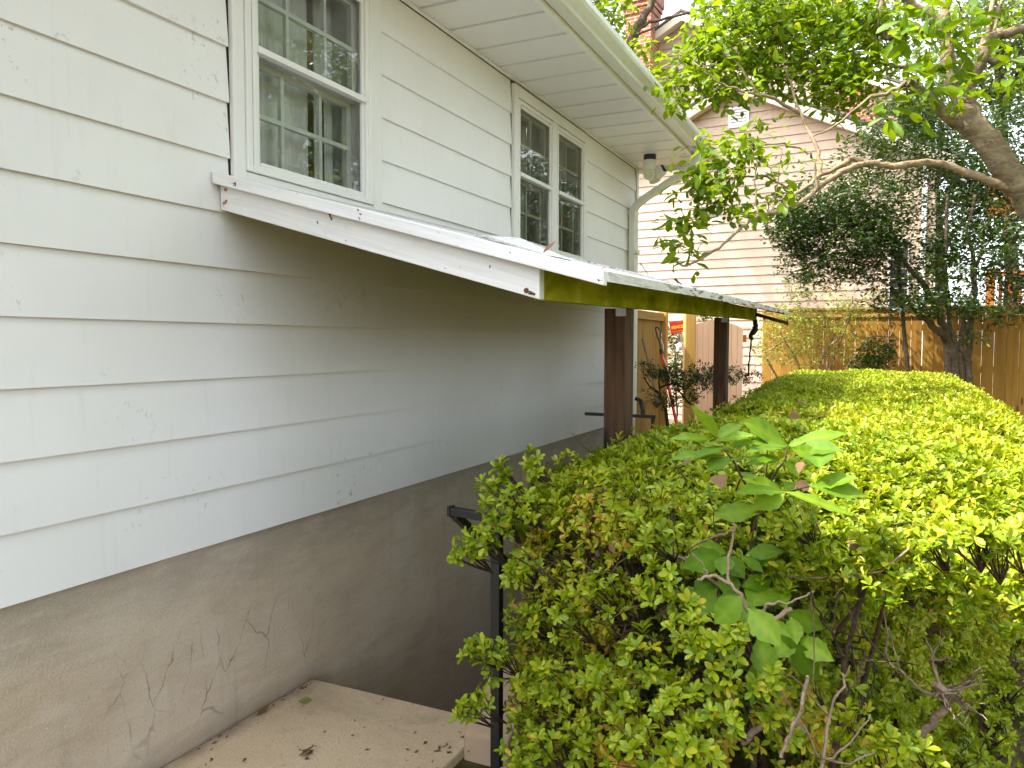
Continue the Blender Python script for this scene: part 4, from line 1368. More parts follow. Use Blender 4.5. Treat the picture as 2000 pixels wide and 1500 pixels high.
for i in range(40):
    p0 = np.array([rng.uniform(-.3, .15), rng.uniform(2.8, 6.5), GZ])
    p2 = p0 + np.array([rng.normal(.1, .2), rng.normal(0, .3), rng.uniform(.6, .95)])
    if p2[0] > xr(p2[1]) - .42: continue
    limb(stems, [p0, (p0 + p2) / 2 + rng.normal(0, .05, 3), p2], .012, .004, 5, .01)
stems.build("stems", MAT['twig'], hedge)
# bare grey branches in front
bare = MB()


def pxlimb(mb, pts, r0, r1, n=6, amp=.003, sub=4):
    return limb(mb, [at(*p) for p in pts], r0 * .8, r1 * .8, n, amp * .7, sub)


pxlimb(bare, [(1545, 1190, 1.72), (1500, 1215, 1.7), (1475, 1205, 1.68), (1460, 1185, 1.68), (1425, 1140, 1.7), (1390, 1125, 1.7), (1362, 1132, 1.68)], .0075, .004)
pxlimb(bare, [(1425, 1140, 1.7), (1422, 1090, 1.72), (1436, 1040, 1.76), (1433, 1020, 1.78)], .005, .003)
pxlimb(bare, [(1436, 1038, 1.76), (1390, 1050, 1.8), (1350, 1070, 1.85), (1340, 1085, 1.9)], .004, .003)
pxlimb(bare, [(1480, 1205, 1.68), (1500, 1180, 1.66), (1525, 1180, 1.66), (1565, 1168, 1.66), (1590, 1155, 1.66)], .005, .002)
pxlimb(bare, [(1380, 1125, 1.7), (1375, 1105, 1.7), (1350, 1080, 1.7)], .003, .0015)
pxlimb(bare, [(1300, 1080, 1.95), (1350, 1100, 1.9), (1410, 1150, 1.85), (1450, 1180, 1.8)], .006, .005)
# snapped stub and forked base at the bottom right
pxlimb(bare, [(1790, 1440, 1.9), (1830, 1400, 1.85), (1855, 1370, 1.82), (1840, 1345, 1.8), (1825, 1335, 1.8)], .012, .010, 8)
for k in range(17):
    e = (rng.uniform(1850, 1950), rng.uniform(1290, 1445), 1.72 + rng.uniform(-.05, .08))
    m_ = (1860 + rng.uniform(-10, 30), 1365 + (e[1] - 1365) * .4, 1.79)
    pxlimb(bare, [(1838 + rng.uniform(-12, 18), 1352 + rng.uniform(-15, 15), 1.81), m_, e], .0042, .0011, 5, .004)
pxlimb(bare, [(1840, 1345, 1.8), (1822, 1300, 1.8), (1818, 1270, 1.8), (1805, 1245, 1.8)], .006, .002)
pxlimb(bare, [(1818, 1285, 1.8), (1835, 1260, 1.8), (1843, 1240, 1.8)], .003, .0012)
pxlimb(bare, [(1820, 1290, 1.8), (1850, 1285, 1.77), (1866, 1290, 1.75)], .004, .002)
pxlimb(bare, [(1840, 1360, 1.82), (1795, 1345, 1.86), (1760, 1310, 1.9), (1735, 1290, 1.92), (1733, 1230, 1.95), (1725, 1195, 1.95)], .006, .002)
pxlimb(bare, [(1760, 1310, 1.9), (1745, 1260, 1.9), (1735, 1230, 1.92)], .003, .0015)
pxlimb(bare, [(1525, 1480, 1.55), (1545, 1430, 1.55), (1570, 1370, 1.55), (1577, 1320, 1.55)], .0055, .005)
pxlimb(bare, [(1605, 1500, 1.65), (1620, 1400, 1.68), (1645, 1340, 1.7), (1660, 1300, 1.72)], .006, .002)
pxlimb(bare, [(1605, 1490, 1.65), (1650, 1462, 1.66), (1690, 1415, 1.68), (1700, 1395, 1.7)], .004, .0015)
pxlimb(bare, [(1605, 1480, 1.65), (1660, 1490, 1.66), (1720, 1465, 1.66), (1760, 1460, 1.66)], .004, .0015)
pxlimb(bare, [(1620, 1400, 1.68), (1570, 1340, 1.66), (1525, 1310, 1.66)], .003, .001)
pxlimb(bare, [(1600, 1480, 1.64), (1560, 1400, 1.62), (1510, 1330, 1.62)], .003, .001)
pxlimb(bare, [(1450, 1450, 1.75), (1500, 1412, 1.72), (1560, 1420, 1.7), (1580, 1436, 1.7)], .011, .007, 8)
pxlimb(bare, [(1350, 1405, 1.75), (1390, 1385, 1.72), (1425, 1370, 1.7), (1422, 1300, 1.68)], .009, .005, 7)
pxlimb(bare, [(1540, 1130, 1.8), (1600, 1128, 1.75), (1660, 1125, 1.75), (1720, 1115, 1.72), (1778, 1070, 1.7)], .003, .0035)
pxlimb(bare, [(1640, 1100, 1.9), (1740, 1110, 1.85), (1850, 1095, 1.85), (1960, 1085, 1.8)], .006, .003)
0 and pxlimb(bare, [(1960, 1270, 2.6), (1990, 1200, 2.5), (2010, 1150, 2.4)], .006, .004)
bare.build("bare_branches", MAT['dead_twig'], hedge)
# brown leaves caught in the hedge
DL = []
for px, py, t, L_ in [(1410, 955, 1.9, .075), (1330, 910, 2.2, .04), (1545, 945, 1.9, .05), (1560, 925, 1.95, .04), (1275, 1210, 1.8, .05), (1660, 1040, 1.8, .05), (1550, 800, 3.6, .08), (1560, 790, 3.8, .08), (1925, 905, 2.6, .05), (1620, 860, 3.0, .06), (1190, 1060, 1.95, .03)]:
    DL.append((at(px, py, t), rng.normal(0, 1, 3), np.array([0, -.6, 1.]) + rng.normal(0, .3, 3), L_, L_ * .6, .5))
leafmesh("caught_leaves", *[np.array([d[i] for d in DL]) for i in range(6)], MAT['brown_leaf'], hedge, True)

# ------------------------------------------------------------------ sapling growing through the hedge
sp = empty("sapling", (-0.25, 2.05, GZ), "young sapling with large toothed leaves pushing up through the azalea", "sapling")
# (base px,py  tip px,py  t  width ratio  up tilt)
LV = [(1398, 855, 1366, 797, 1.90, .46), (1400, 858, 1440, 830, 1.88, .45), (1392, 858, 1325, 850, 1.86, .34), (1402, 860, 1455, 846, 1.84, .25), (1415, 872, 1385, 862, 1.84, .3),
      (1412, 874, 1368, 882, 1.82, .3), (1410, 890, 1330, 886, 1.80, .30), (1420, 893, 1392, 908, 1.80, .42), (1425, 900, 1455, 890, 1.80, .3), (1425, 870, 1460, 862, 1.84, .3), (1445, 922, 1470, 930, 1.83, .3),
      (1538, 872, 1472, 825, 1.88, .42), (1536, 873, 1478, 860, 1.84, .40), (1540, 870, 1565, 862, 1.88, .5), (1545, 870, 1632, 842, 1.90, .36), (1552, 874, 1625, 872, 1.86, .46), (1545, 876, 1605, 895, 1.82, .5),
      (1528, 876, 1470, 873, 1.82, .24), (1525, 898, 1468, 900, 1.82, .22), (1520, 895, 1470, 890, 1.83, .24), (1528, 900, 1558, 925, 1.82, .40), (1600, 872, 1600, 900, 1.84, .7),
      (1528, 958, 1468, 934, 1.78, .42), (1528, 960, 1458, 952, 1.77, .26), (1532, 964, 1482, 985, 1.76, .5), (1532, 960, 1645, 990, 1.74, .15), (1585, 950, 1675, 958, 1.80, .42), (1585, 950, 1655, 930, 1.82, .46), (1478, 996, 1412, 1003, 1.80, .42), (1530, 955, 1550, 945, 1.82, .6),
      # lower leaves in shade
      (1418, 1082, 1375, 1066, 1.92, .42), (1416, 1084, 1352, 1100, 1.92, .42), (1418, 1086, 1412, 1112, 1.90, .6), (1420, 1084, 1448, 1122, 1.90, .55), (1448, 1085, 1484, 1110, 1.90, .4), (1460, 1080, 1515, 1075, 1.94, .4), (1470, 1090, 1500, 1090, 1.95, .6),
      (1400, 1130, 1365, 1150, 1.95, .5), (1400, 1150, 1340, 1200, 1.90, .42), (1370, 1150, 1310, 1180, 1.93, .45), (1430, 1120, 1420, 1150, 1.92, .6), (1450, 1160, 1400, 1192, 1.84, .45), (1455, 1170, 1462, 1215, 1.80, .6),
      (1505, 1135, 1465, 1140, 1.9, .35), (1510, 1150, 1475, 1170, 1.88, .6), (1515, 1150, 1530, 1175, 1.88, .5),
      (1448, 1165, 1405, 1208, 1.62, .62), (1462, 1188, 1512, 1246, 1.60, .50), (1505, 1210, 1535, 1235, 1.70, .35), (1480, 1225, 1425, 1240, 1.74, .38),
      (1535, 1195, 1600, 1225, 1.78, .42), (1545, 1205, 1555, 1245, 1.76, .5), (1555, 1245, 1520, 1275, 1.74, .5), (1560, 1248, 1612, 1280, 1.74, .48), (1545, 1250, 1590, 1320, 1.72, .40), (1535, 1235, 1530, 1270, 1.73, .6), (1480, 1245, 1500, 1310, 1.76, .5), (1475, 1290, 1490, 1345, 1.78, .6),
      (1490, 1300, 1470, 1360, 1.8, .3), (1490, 1352, 1500, 1372, 1.76, .9), (1505, 1372, 1535, 1408, 1.76, .5), (1440, 1250, 1440, 1300, 1.8, .4)]


def bigleaf(mb_v, mb_f, tints, p, q, wr, tilt, droop=0.12, tooth=True):
    p, q = np.array(p), np.array(q)
    d = q - p; L_ = np.linalg.norm(d); d = d / L_
    up = np.array([0, -.35, 1.0]) + rng.normal(0, .25, 3) + tilt
    nrm = up - d * (up @ d); nrm /= np.linalg.norm(nrm)
    s = np.cross(d, nrm)
    W = max(L_ * wr, .018)
    base = len(mb_v)
    K = 9
    prof = [0.0, .30, .62, .86, .98, 1.0, .88, .62, .30, 0.0]
    wav = rng.uniform(0, 6)
    for i in range(K + 1):
        u = i / K
        h = prof[i] * W * .5
        cz = -droop * L_ * u * u + .03 * L_ * math.sin(u * 9 + wav) * .3
        for j, v in enumerate((-1, -.5, 0, .5, 1)):
            hh = h * (1 + (.07 * (-1) ** i if abs(v) == 1 and tooth else 0))
            mb_v.append(p + d * (L_ * (u + (0.02 if abs(v) == 1 else 0))) + s * (v * hh) + nrm * (cz + .16 * abs(v) * h + .012 * L_ * math.sin(u * 20 + wav) * abs(v)))
    for i in range(K):
        for j in range(4):
            a = base + i * 5 + j
            mb_f.append((a, a + 5, a + 6, a + 1))
    t0 = .42 + rng.normal(0, .16)
    for i in range(K + 1):
        for v in (-1, -.5, 0, .5, 1):
            tints.append(float(np.clip(t0 + (.22 if v == 0 else 0) + .09 * (-1) ** i * (abs(v) == .5), 0, 1)))


lv, lf, lt = [], [], []
PET = MB()
for (a, b_, c_, d_, t, wr) in LV:
    sh = -.12 if (b_ < 1040 or t < 1.65) else -.06
    p = at(a, b_, t + sh)
    q = at(c_, d_, t + sh - .02 - rng.uniform(-.03, .05))
    facing = np.array([0, -.9, -.1]) if b_ > 1040 else np.array([0, -.3, 0])
    p_ = p - (q - p) * 0.06
    bigleaf(lv, lf, lt, p_, q + (q - p) * 0.22, wr * 1.25 if wr < .3 else wr * 1.12, facing)
me = bpy.data.meshes.new("foliage")
o0 = np.array(wloc(sp))
me.from_pydata([tuple(v - o0) for v in lv], [], lf)
me.polygons.foreach_set("use_smooth", [True] * len(lf))
at_ = me.attributes.new("tint", 'FLOAT', 'POINT'); at_.data.foreach_set("value", lt)
me.materials.append(MAT['sapling'])
fo = bpy.data.objects.new("foliage", me); C.objects.link(fo); fo.parent = sp
for pts in ([(1490, 1420, 1.9), (1478, 1250, 1.9), (1462, 1100, 1.92), (1490, 960, 1.9), (1499, 880, 1.88)], [(1490, 965, 1.9), (1530, 900, 1.86), (1540, 872, 1.86)], [(1485, 990, 1.9), (1430, 900, 1.84), (1402, 862, 1.88)],
            [(1470, 1120, 1.92), (1440, 1085, 1.92), (1418, 1084, 1.92)], [(1480, 1290, 1.88), (1520, 1215, 1.8), (1560, 1250, 1.75), (1590, 1290, 1.74)], [(1490, 960, 1.9), (1530, 960, 1.77)], [(1470, 1150, 1.9), (1505, 1140, 1.9)], [(1530, 962, 1.78), (1585, 950, 1.8)]):
    pxlimb(PET, pts, .0045, .0016, 6, .002)
PET.build("stem", MAT['twig'], sp)

# ------------------------------------------------------------------ trees
def loose(P, size, nl, wr, tint, tv, droop, out):
    n = len(P)
    sz = np.broadcast_to(np.asarray(size, float).reshape(-1, 1), (n, nl)) * rng.uniform(.6, 1.2, (n, nl))
    D = rng.normal(0, 1, (n, nl, 3)) + out[:, None, :] * .8
    D[..., 2] = D[..., 2] * .45 - droop * rng.uniform(.3, 1.8, (n, nl))
    D = norm(D)
    N = np.array([0, 0, 1.0]) + rng.normal(0, .55, (n, nl, 3))
    Pb = P[:, None, :] + rng.normal(0, .55, (n, nl, 3)) * sz[..., None]
    t = np.broadcast_to(np.asarray(tint, float).reshape(-1, 1), (n, nl)) + rng.normal(0, tv, (n, nl))
    return Pb.reshape(-1, 3), D.reshape(-1, 3), N.reshape(-1, 3), sz.ravel(), (sz * wr * rng.uniform(.85, 1.15, (n, nl))).ravel(), t.ravel()


def sprays(name, clusters, parent, mat, size, per, nl=6, wr=.42, lod=False, droop=.25, tint=.5, tv=.16, depthf=.8, twig=None, hollow=.35, lo=30, hi=85):
    """clusters: (px, py, t, rx px, ry px, density)"""
    Ws = []
    for (px, py, t, rx, ry, dn) in clusters:
        c = at(px, py, t)
        a, h = rx * t / 1500, ry * t / 1500
        n = max(3, int(per * dn * a * h * 85))
        Pn, dd = blob((0, 0, 0), 1, 1, 1, n, hollow)
        Pw = c + Pn[:, 0:1] * a * np.array(CR) + Pn[:, 1:2] * a * depthf * np.array([CW.x, CW.y, 0]) + Pn[:, 2:3] * h * np.array([0, 0, 1.0])
        dirs = Pn[:, 0:1] * np.array(CR) + Pn[:, 1:2] * np.array([CW.x, CW.y, 0]) + rng.normal(0, .6, (n, 3))
        dirs[:, 2] = dirs[:, 2] * .5 - droop
        Ws.append(loose(Pw, size * rng.uniform(.75, 1.2, n), nl, wr, tint + rng.normal(0, .05), tv, droop, norm(dirs)))
        if twig is not None:
            for q in Pw[::2]:
                m_ = c + (q - c) * .45 + rng.normal(0, .02, 3)
                twig.tube([m_, (m_ + q) / 2 + rng.normal(0, .01, 3), q], [.004, .003, .002], 4)
    return leafmesh(name, *cat(*Ws), mat, parent, lod)


# the near tree leaning in from the right
T1 = empty("broadleaf_tree", at(2190, 1000, 4.9) * np.array([1, 1, 0]) + np.array([0, 0, GZ]), "bright leaved tree leaning in from the right with a long bare lower limb", "tree")
tr = MB()
base = np.array(T1.location)
limb(tr, [base, at(2150, 760, 4.85), at(2090, 540, 4.75), at(2010, 395, 4.65), at(1945, 305, 4.6), at(1895, 230, 4.6), at(1875, 172, 4.6), at(1868, 150, 4.6)], .095, .062, 14, .006, 6)
limb(tr, [at(1868, 180, 4.6), at(1852, 125, 4.6), at(1846, 70, 4.6), at(1815, 28, 4.6), at(1775, 5, 4.6), at(1730, -30, 4.6)], .036, .026, 10, .006)
limb(tr, [at(1880, 185, 4.6), at(1905, 150, 4.55), at(1920, 110, 4.5), at(1925, 80, 4.5), at(1940, 70, 4.5), at(1968, 62, 4.5), at(2050, 45, 4.5)], .034, .026, 10, .005)
limb(tr, [at(1925, 118, 4.5), at(1965, 117, 4.5), at(2060, 112, 4.5)], .019, .018, 8, .004)
limb(tr, [at(1926, 85, 4.5), at(1930, 40, 4.5), at(1945, -25, 4.5)], .015, .012, 8, .004)
limb(tr, [at(1934, 72, 4.5), at(1950, 25, 4.5), at(1962, -25, 4.5)], .013, .010, 8, .004)
limb(tr, [at(1870, 245, 4.6), at(1830, 205, 4.5), at(1790, 172, 4.45), at(1770, 160, 4.42)], .036, .026, 10, .005)
limb(tr, [at(1860, 150, 4.62), at(1850, 80, 4.75), at(1845, 20, 4.8), at(1840, -40, 4.8)], .030, .026, 9, .005)
limb(tr, [at(1840, 62, 4.7), at(1800, 58, 4.7), at(1760, 62, 4.7), at(1730, 75, 4.7), at(1719, 45, 4.7), at(1722, -10, 4.7)], .024, .020, 8, .006)
limb(tr, [at(1790, 135, 4.9), at(1760, 130, 4.9), at(1715, 122, 4.95), at(1650, 110, 5.0), at(1560, 118, 5.0), at(1490, 150, 5.0)], .016, .006, 7, .008)
limb(tr, [at(1770, 160, 4.42), at(1735, 182, 4.45), at(1690, 195, 4.5), at(1630, 245, 4.55), at(1590, 265, 4.6)], .014, .004, 6, .005)
tr.build("trunk", MAT['bark'], T1)
tl_ = MB()
limb(tl_, [at(1975, 368, 4.62), at(1925, 350, 4.6), at(1890, 337, 4.6), at(1850, 325, 4.6), at(1825, 318, 4.6), at(1745, 322, 4.6), at(1700, 318, 4.6), at(1665, 310, 4.6), at(1640, 325, 4.58), at(1600, 345, 4.55), at(1570, 368, 4.5), at(1545, 384, 4.5)], .027, .010, 9, .004)
limb(tl_, [at(1690, 320, 4.6), at(1650, 333, 4.5), at(1620, 350, 4.45), at(1595, 370, 4.4), at(1570, 392, 4.35), at(1535, 408, 4.3), at(1500, 418, 4.25), at(1480, 425, 4.2), at(1455, 440, 4.2), at(1430, 462, 4.2), at(1395, 490, 4.2), at(1345, 518, 4.2), at(1320, 512, 4.2)], .019, .005, 8, .004)
limb(tl_, [at(1603, 338, 4.55), at(1598, 300, 4.6), at(1583, 262, 4.65), at(1560, 215, 4.7), at(1545, 170, 4.75), at(1535, 130, 4.8), at(1525, 60, 4.9)], .012, .005, 7, .005)
limb(tl_, [at(1563, 222, 4.7), at(1520, 198, 4.65), at(1480, 185, 4.6), at(1440, 175, 4.6), at(1405, 162, 4.6), at(1375, 140, 4.6)], .012, .004, 7, .005)
limb(tl_, [at(1480, 185, 4.6), at(1462, 155, 4.6), at(1440, 125, 4.6), at(1410, 100, 4.6)], .009, .004, 6, .005)
limb(tl_, [at(1595, 370, 4.4), at(1588, 318, 4.4), at(1578, 298, 4.4), at(1540, 284, 4.4), at(1500, 282, 4.35), at(1470, 300, 4.3)], .009, .004, 6, .005)
limb(tl_, [at(1510, 412, 4.25), at(1520, 350, 4.3), at(1526, 290, 4.35)], .004, .003, 5, .003)
limb(tl_, [at(1480, 420, 4.2), at(1475, 370, 4.2), at(1478, 310, 4.2)], .005, .003, 5, .003)
limb(tl_, [at(1548, 384, 4.5), at(1510, 350, 4.45), at(1460, 345, 4.4), at(1400, 355, 4.4), at(1350, 380, 4.4)], .008, .003, 6, .005)
tl_.build("lower_limb", MAT['pale_bark'], T1)
CL = [(1380, 125, 4.8, 80, 60, 1), (1455, 85, 4.9, 100, 75, 1), (1560, 40, 5.0, 110, 60, 1), (1340, 165, 4.7, 48, 40, .8), (1315, 205, 4.6, 28, 24, .7), (1430, 165, 4.7, 70, 32, .8), (1560, 150, 4.9, 85, 45, .75), (1645, 95, 4.9, 85, 60, .8),
      (1705, 45, 4.7, 75, 55, .8), (1630, 195, 4.8, 50, 26, .6), (1660, 165, 4.8, 55, 30, .6), (1445, 275, 4.3, 50, 28, .7), (1390, 320, 4.3, 52, 36, .75), (1355, 375, 4.3, 50, 34, .75), (1330, 440, 4.2, 36, 24, .8), (1308, 488, 4.2, 22, 20, .8), (1450, 345, 4.3, 60, 42, .6),
      (1480, 300, 4.3, 60, 28, .6), (1420, 405, 4.25, 50, 30, .6), (1500, 390, 4.3, 45, 26, .6), (1560, 320, 4.4, 30, 26, .4), (1350, 500, 4.2, 22, 16, .5), (1475, 10, 4.9, 120, 40, .9), (1390, 60, 4.9, 50, 40, .6), (1620, 20, 5.0, 100, 40, .8)]
twg = MB()
CL += [(1375, 295, 4.35, 50, 30, .6), (1345, 410, 4.3, 40, 30, .6), (1415, 375, 4.3, 50, 34, .6), (1330, 470, 4.2, 34, 26, .6), (1450, 420, 4.25, 40, 24, .5), (1490, 240, 4.6, 40, 20, .35), (1600, 130, 4.8, 60, 40, .6), (1890, 190, 4.3, 30, 24, .4), (1960, 170, 4.4, 40, 30, .4), (1970, 40, 4.6, 40, 40, .5),
       (1640, 150, 4.8, 70, 40, .8), (1640, 190, 4.7, 40, 20, .5), (1700, 150, 4.8, 50, 34, .6), (1740, 100, 4.8, 40, 40, .6), (1520, 110, 5.0, 90, 50, .8), (1400, 30, 5.0, 60, 40, .5)]
sprays("crown", CL, T1, MAT['broad'], .074, 15, 6, .46, True, .45, .55, .17, .9, twg, .3)
CL2 = [(1790, 165, 4.35, 55, 28, 1), (1820, 120, 4.35, 45, 35, .8), (1760, 60, 4.4, 45, 45, .7), (1860, 60, 4.4, 40, 60, .7), (1765, 205, 4.3, 25, 18, .9), (1880, 110, 4.3, 40, 40, .6), (1900, 20, 4.6, 60, 40, .5), (1985, 130, 4.3, 30, 25, .5)]
sprays("crown", CL2, T1, MAT['broad'], .125, 7, 5, .38, True, .55, .36, .18, .7, twg, .2)
twg.build("twigs", MAT['dark_bark'], T1)

# dark multi-stemmed evergreen by the fence
T2 = empty("holly_tree", at(1880, 740, 10.2) * np.array([1, 1, 0]) + np.array([0, 0, GZ]), "dark glossy multi stemmed evergreen tree in front of the rear fence at right", "tree")
tr = MB()
b0 = at(1885, 760, 10.2); b0[2] = GZ
for pts, r0, r1 in (([(1868, 720, 10.2), (1852, 670, 10.2), (1838, 648, 10.2), (1815, 630, 10.2), (1780, 600, 10.2), (1740, 560, 10.3)], .075, .03), ([(1850, 668, 10.2), (1835, 620, 10.2), (1800, 550, 10.2), (1770, 520, 10.2), (1740, 440, 10.2)], .055, .02),
                    ([(1878, 722, 10.2), (1866, 680, 10.2), (1858, 640, 10.2), (1850, 560, 10.2), (1845, 460, 10.2), (1850, 380, 10.2)], .04, .02), ([(1890, 725, 10.2), (1878, 680, 10.2), (1880, 640, 10.2), (1900, 570, 10.2), (1920, 480, 10.2)], .045, .02),
                    ([(1892, 725, 10.2), (1890, 670, 10.2), (1895, 625, 10.2), (1905, 540, 10.2), (1890, 450, 10.3), (1905, 380, 10.3)], .05, .02), ([(1740, 440, 10.2), (1690, 420, 10.2), (1620, 440, 10.2)], .03, .01)):
    q0 = [b0 + np.array([(pts[0][0] - 1880) * .004, 0, 0])]
    limb(tr, q0 + [at(*p) for p in pts], r0, r1, 8, .012)
tr.build("trunk", MAT['dark_bark'], T2)
HL = [(1740, 240, 10.8, 70, 50, .7), (1690, 310, 10.6, 60, 50, .6), (1800, 210, 10.9, 60, 50, .6), (1860, 470, 10.3, 60, 50, .6), (1720, 450, 10.3, 60, 50, .6), (1870, 400, 10.5, 50, 40, .5), (1650, 345, 10.5, 50, 26, .4),
      (1600, 405, 10.3, 100, 55, 1), (1570, 450, 10.3, 75, 55, 1), (1650, 470, 10.2, 100, 75, 1), (1620, 530, 10.2, 70, 40, .7), (1560, 520, 10.3, 50, 34, .4), (1540, 450, 10.3, 45, 40, .6), (1700, 400, 10.3, 80, 60, .8), (1710, 500, 10.2, 60, 60, .8), (1770, 320, 10.6, 75, 60, .7), (1800, 400, 10.4, 60, 50, .45),
      (1850, 330, 10.6, 60, 60, .5), (1920, 330, 10.5, 80, 80, .8), (1955, 430, 10.4, 70, 70, .9), (1900, 500, 10.3, 90, 60, .8), (1960, 540, 10.2, 60, 50, .8), (1800, 490, 10.2, 60, 40, .5), (1770, 595, 10.0, 75, 24, .8), (1850, 590, 10.0, 80, 32, .8), (1830, 540, 10.1, 60, 35, .7), (1915, 610, 10.0, 45, 24, .6), (1980, 600, 10.1, 40, 40, .5),
      (1980, 250, 10.8, 60, 60, .8), (1900, 655, 9.9, 26, 18, .5), (1730, 560, 10.1, 50, 30, .6), (1820, 265, 10.8, 60, 50, .6)]
sprays("crown", HL, T2, MAT['holly'], .072, 21, 6, .44, False, .1, .42, .22, .8, None, .15)
# yellow-green shrub against the fence
S1 = empty("fence_shrub", at(1600, 740, 11.4) * np.array([1, 1, 0]) + np.array([0, 0, GZ]), "loose yellow green shrub in front of the orange fence beyond the awning end", "shrub")
YS = [(1545, 640, 11.2, 60, 50, .8), (1600, 660, 11.3, 60, 45, .6), (1560, 600, 11.3, 50, 36, .8), (1560, 565, 11.3, 40, 26, .7), (1640, 615, 11.2, 45, 30, .8), (1660, 650, 11.1, 40, 26, .6), (1510, 690, 11.2, 40, 30, .9), (1570, 700, 11.2, 50, 26, .7), (1650, 690, 11.1, 30, 30, .6), (1690, 620, 11.1, 30, 25, .5), (1620, 580, 11.3, 50, 22, .4), (1665, 600, 11.2, 34, 20, .6), (1500, 640, 11.2, 22, 30, .5), (1700, 585, 11.2, 40, 20, .4)]
sprays("foliage", YS, S1, MAT['yellow_shrub'], .052, 14, 6, .45, False, -.1, .75, .2, .6, None, .1)
st_ = MB()
b0 = np.array(S1.location)
for pts in ([(1500, 705, 11.2), (1520, 675, 11.2), (1545, 660, 11.2)], [(1560, 715, 11.3), (1530, 660, 11.3), (1510, 640, 11.3)], [(1615, 720, 11.2), (1617, 690, 11.2), (1625, 670, 11.1), (1660, 650, 11.1), (1690, 665, 11.1)], [(1660, 710, 11.1), (1680, 680, 11.1), (1700, 660, 11.1), (1735, 658, 11.1), (1748, 635, 11.1)], [(1600, 715, 11.3), (1640, 640, 11.2), (1660, 600, 11.2), (1668, 560, 11.2)], [(1665, 610, 11.2), (1690, 590, 11.2)]):
    limb(st_, [b0 + np.array([rng.normal(0, .2), 0, 0])] + [at(*p) for p in pts], .018, .006, 6, .01)
st_.build("stem", MAT['pale_bark'], S1)
S2 = empty("dark_shrub", at(1710, 740, 10.6) * np.array([1, 1, 0]) + np.array([0, 0, GZ]), "small dark green shrub against the fence behind the hedge centre", "shrub")
sprays("foliage", [(1708, 695, 10.6, 32, 30, 1), (1695, 715, 10.6, 34, 20, 1), (1730, 680, 10.6, 20, 20, .7)], S2, MAT['holly'], .06, 30, 6, .42, False, -.2, .6, .2, .8, None, .1)
b = MB(); q0 = np.array(S2.location); limb(b, [q0, at(1700, 735, 10.6), at(1712, 700, 10.6)], .014, .006, 6); b.build("stem", MAT['dark_bark'], S2)
# stunted azalea under the awning
S3 = empty("small_azalea", (-1.55, 6.6, GZ), "small dark stunted azalea with bare crooked stems under the awning", "shrub")
sprays("foliage", [(1285, 730, 6.9, 32, 14, 1), (1262, 715, 6.9, 20, 10, .8), (1310, 735, 6.8, 30, 20, 1), (1345, 745, 6.7, 36, 20, .9), (1370, 730, 6.7, 30, 18, .7), (1330, 775, 6.5, 40, 20, .8), (1390, 745, 6.4, 40, 22, .8), (1265, 765, 6.8, 12, 8, .5), (1300, 790, 6.3, 26, 14, .7), (1440, 735, 6.6, 50, 16, .8)], S3, MAT['dark_azalea'], .032, 90, 6, .4, False, -.5, .45, .22, 1.0, None, .1)
b = MB()
for pts in ([(1300, 800, 6.8), (1290, 770, 6.8), (1287, 745, 6.85), (1290, 728, 6.9)], [(1290, 770, 6.8), (1270, 755, 6.85), (1258, 735, 6.9)], [(1288, 760, 6.8), (1310, 750, 6.8), (1340, 755, 6.7), (1370, 735, 6.7)], [(1296, 780, 6.8), (1268, 770, 6.8)], [(1350, 790, 6.6), (1330, 770, 6.6), (1320, 745, 6.7)]):
    pxlimb(b, pts, .014, .005, 6, .006)
b.tube([np.array(S3.location), at(1302, 815, 6.8), at(1300, 798, 6.8)], .016, 6)
b.build("stem", MAT['dark_bark'], S3)

# branch of a tree across the chimney, top left
T3 = empty("climbing_vine_tree", at(1150, 760, 11.0) * np.array([1, 1, 0]) + np.array([-1.2, 0, GZ]), "dark limbed tree behind the gutter in front of the brick chimney", "tree")
b = MB()
b0 = np.array(T3.location)
limb(b, [b0, b0 + np.array([.1, 0, 2.5]), at(1170, 200, 11), at(1220, 115, 11), at(1245, 55, 11), at(1275, 0, 11), at(1300, -60, 11)], .12, .035, 9, .01)
limb(b, [at(1195, 160, 11), at(1230, 85, 11), at(1260, 50, 11), at(1300, 35, 11), at(1370, 18, 11), at(1420, -5, 11)], .035, .012, 7, .01)
limb(b, [at(1200, 150, 11), at(1240, 75, 11), at(1290, 50, 11)], .03, .01, 7, .01)
b.build("trunk", MAT['dark_bark'], T3)
sprays("crown", [(1165, 5, 11, 30, 22, .9), (1205, 28, 11, 36, 28, .8), (1225, 68, 11, 30, 26, .7), (1240, 95, 10.8, 35, 20, .9), (1262, 110, 10.8, 34, 16, .8), (1265, 140, 10.8, 26, 20, .5), (1300, 105, 10.6, 22, 20, .4), (1215, 5, 11, 40, 20, .8), (1150, 40, 11, 40, 40, .6), (1290, 140, 10.6, 22, 14, .4)], T3, MAT['broad'], .12, 4, 5, .6, False, .3, .5, .2, .8, None, .1)


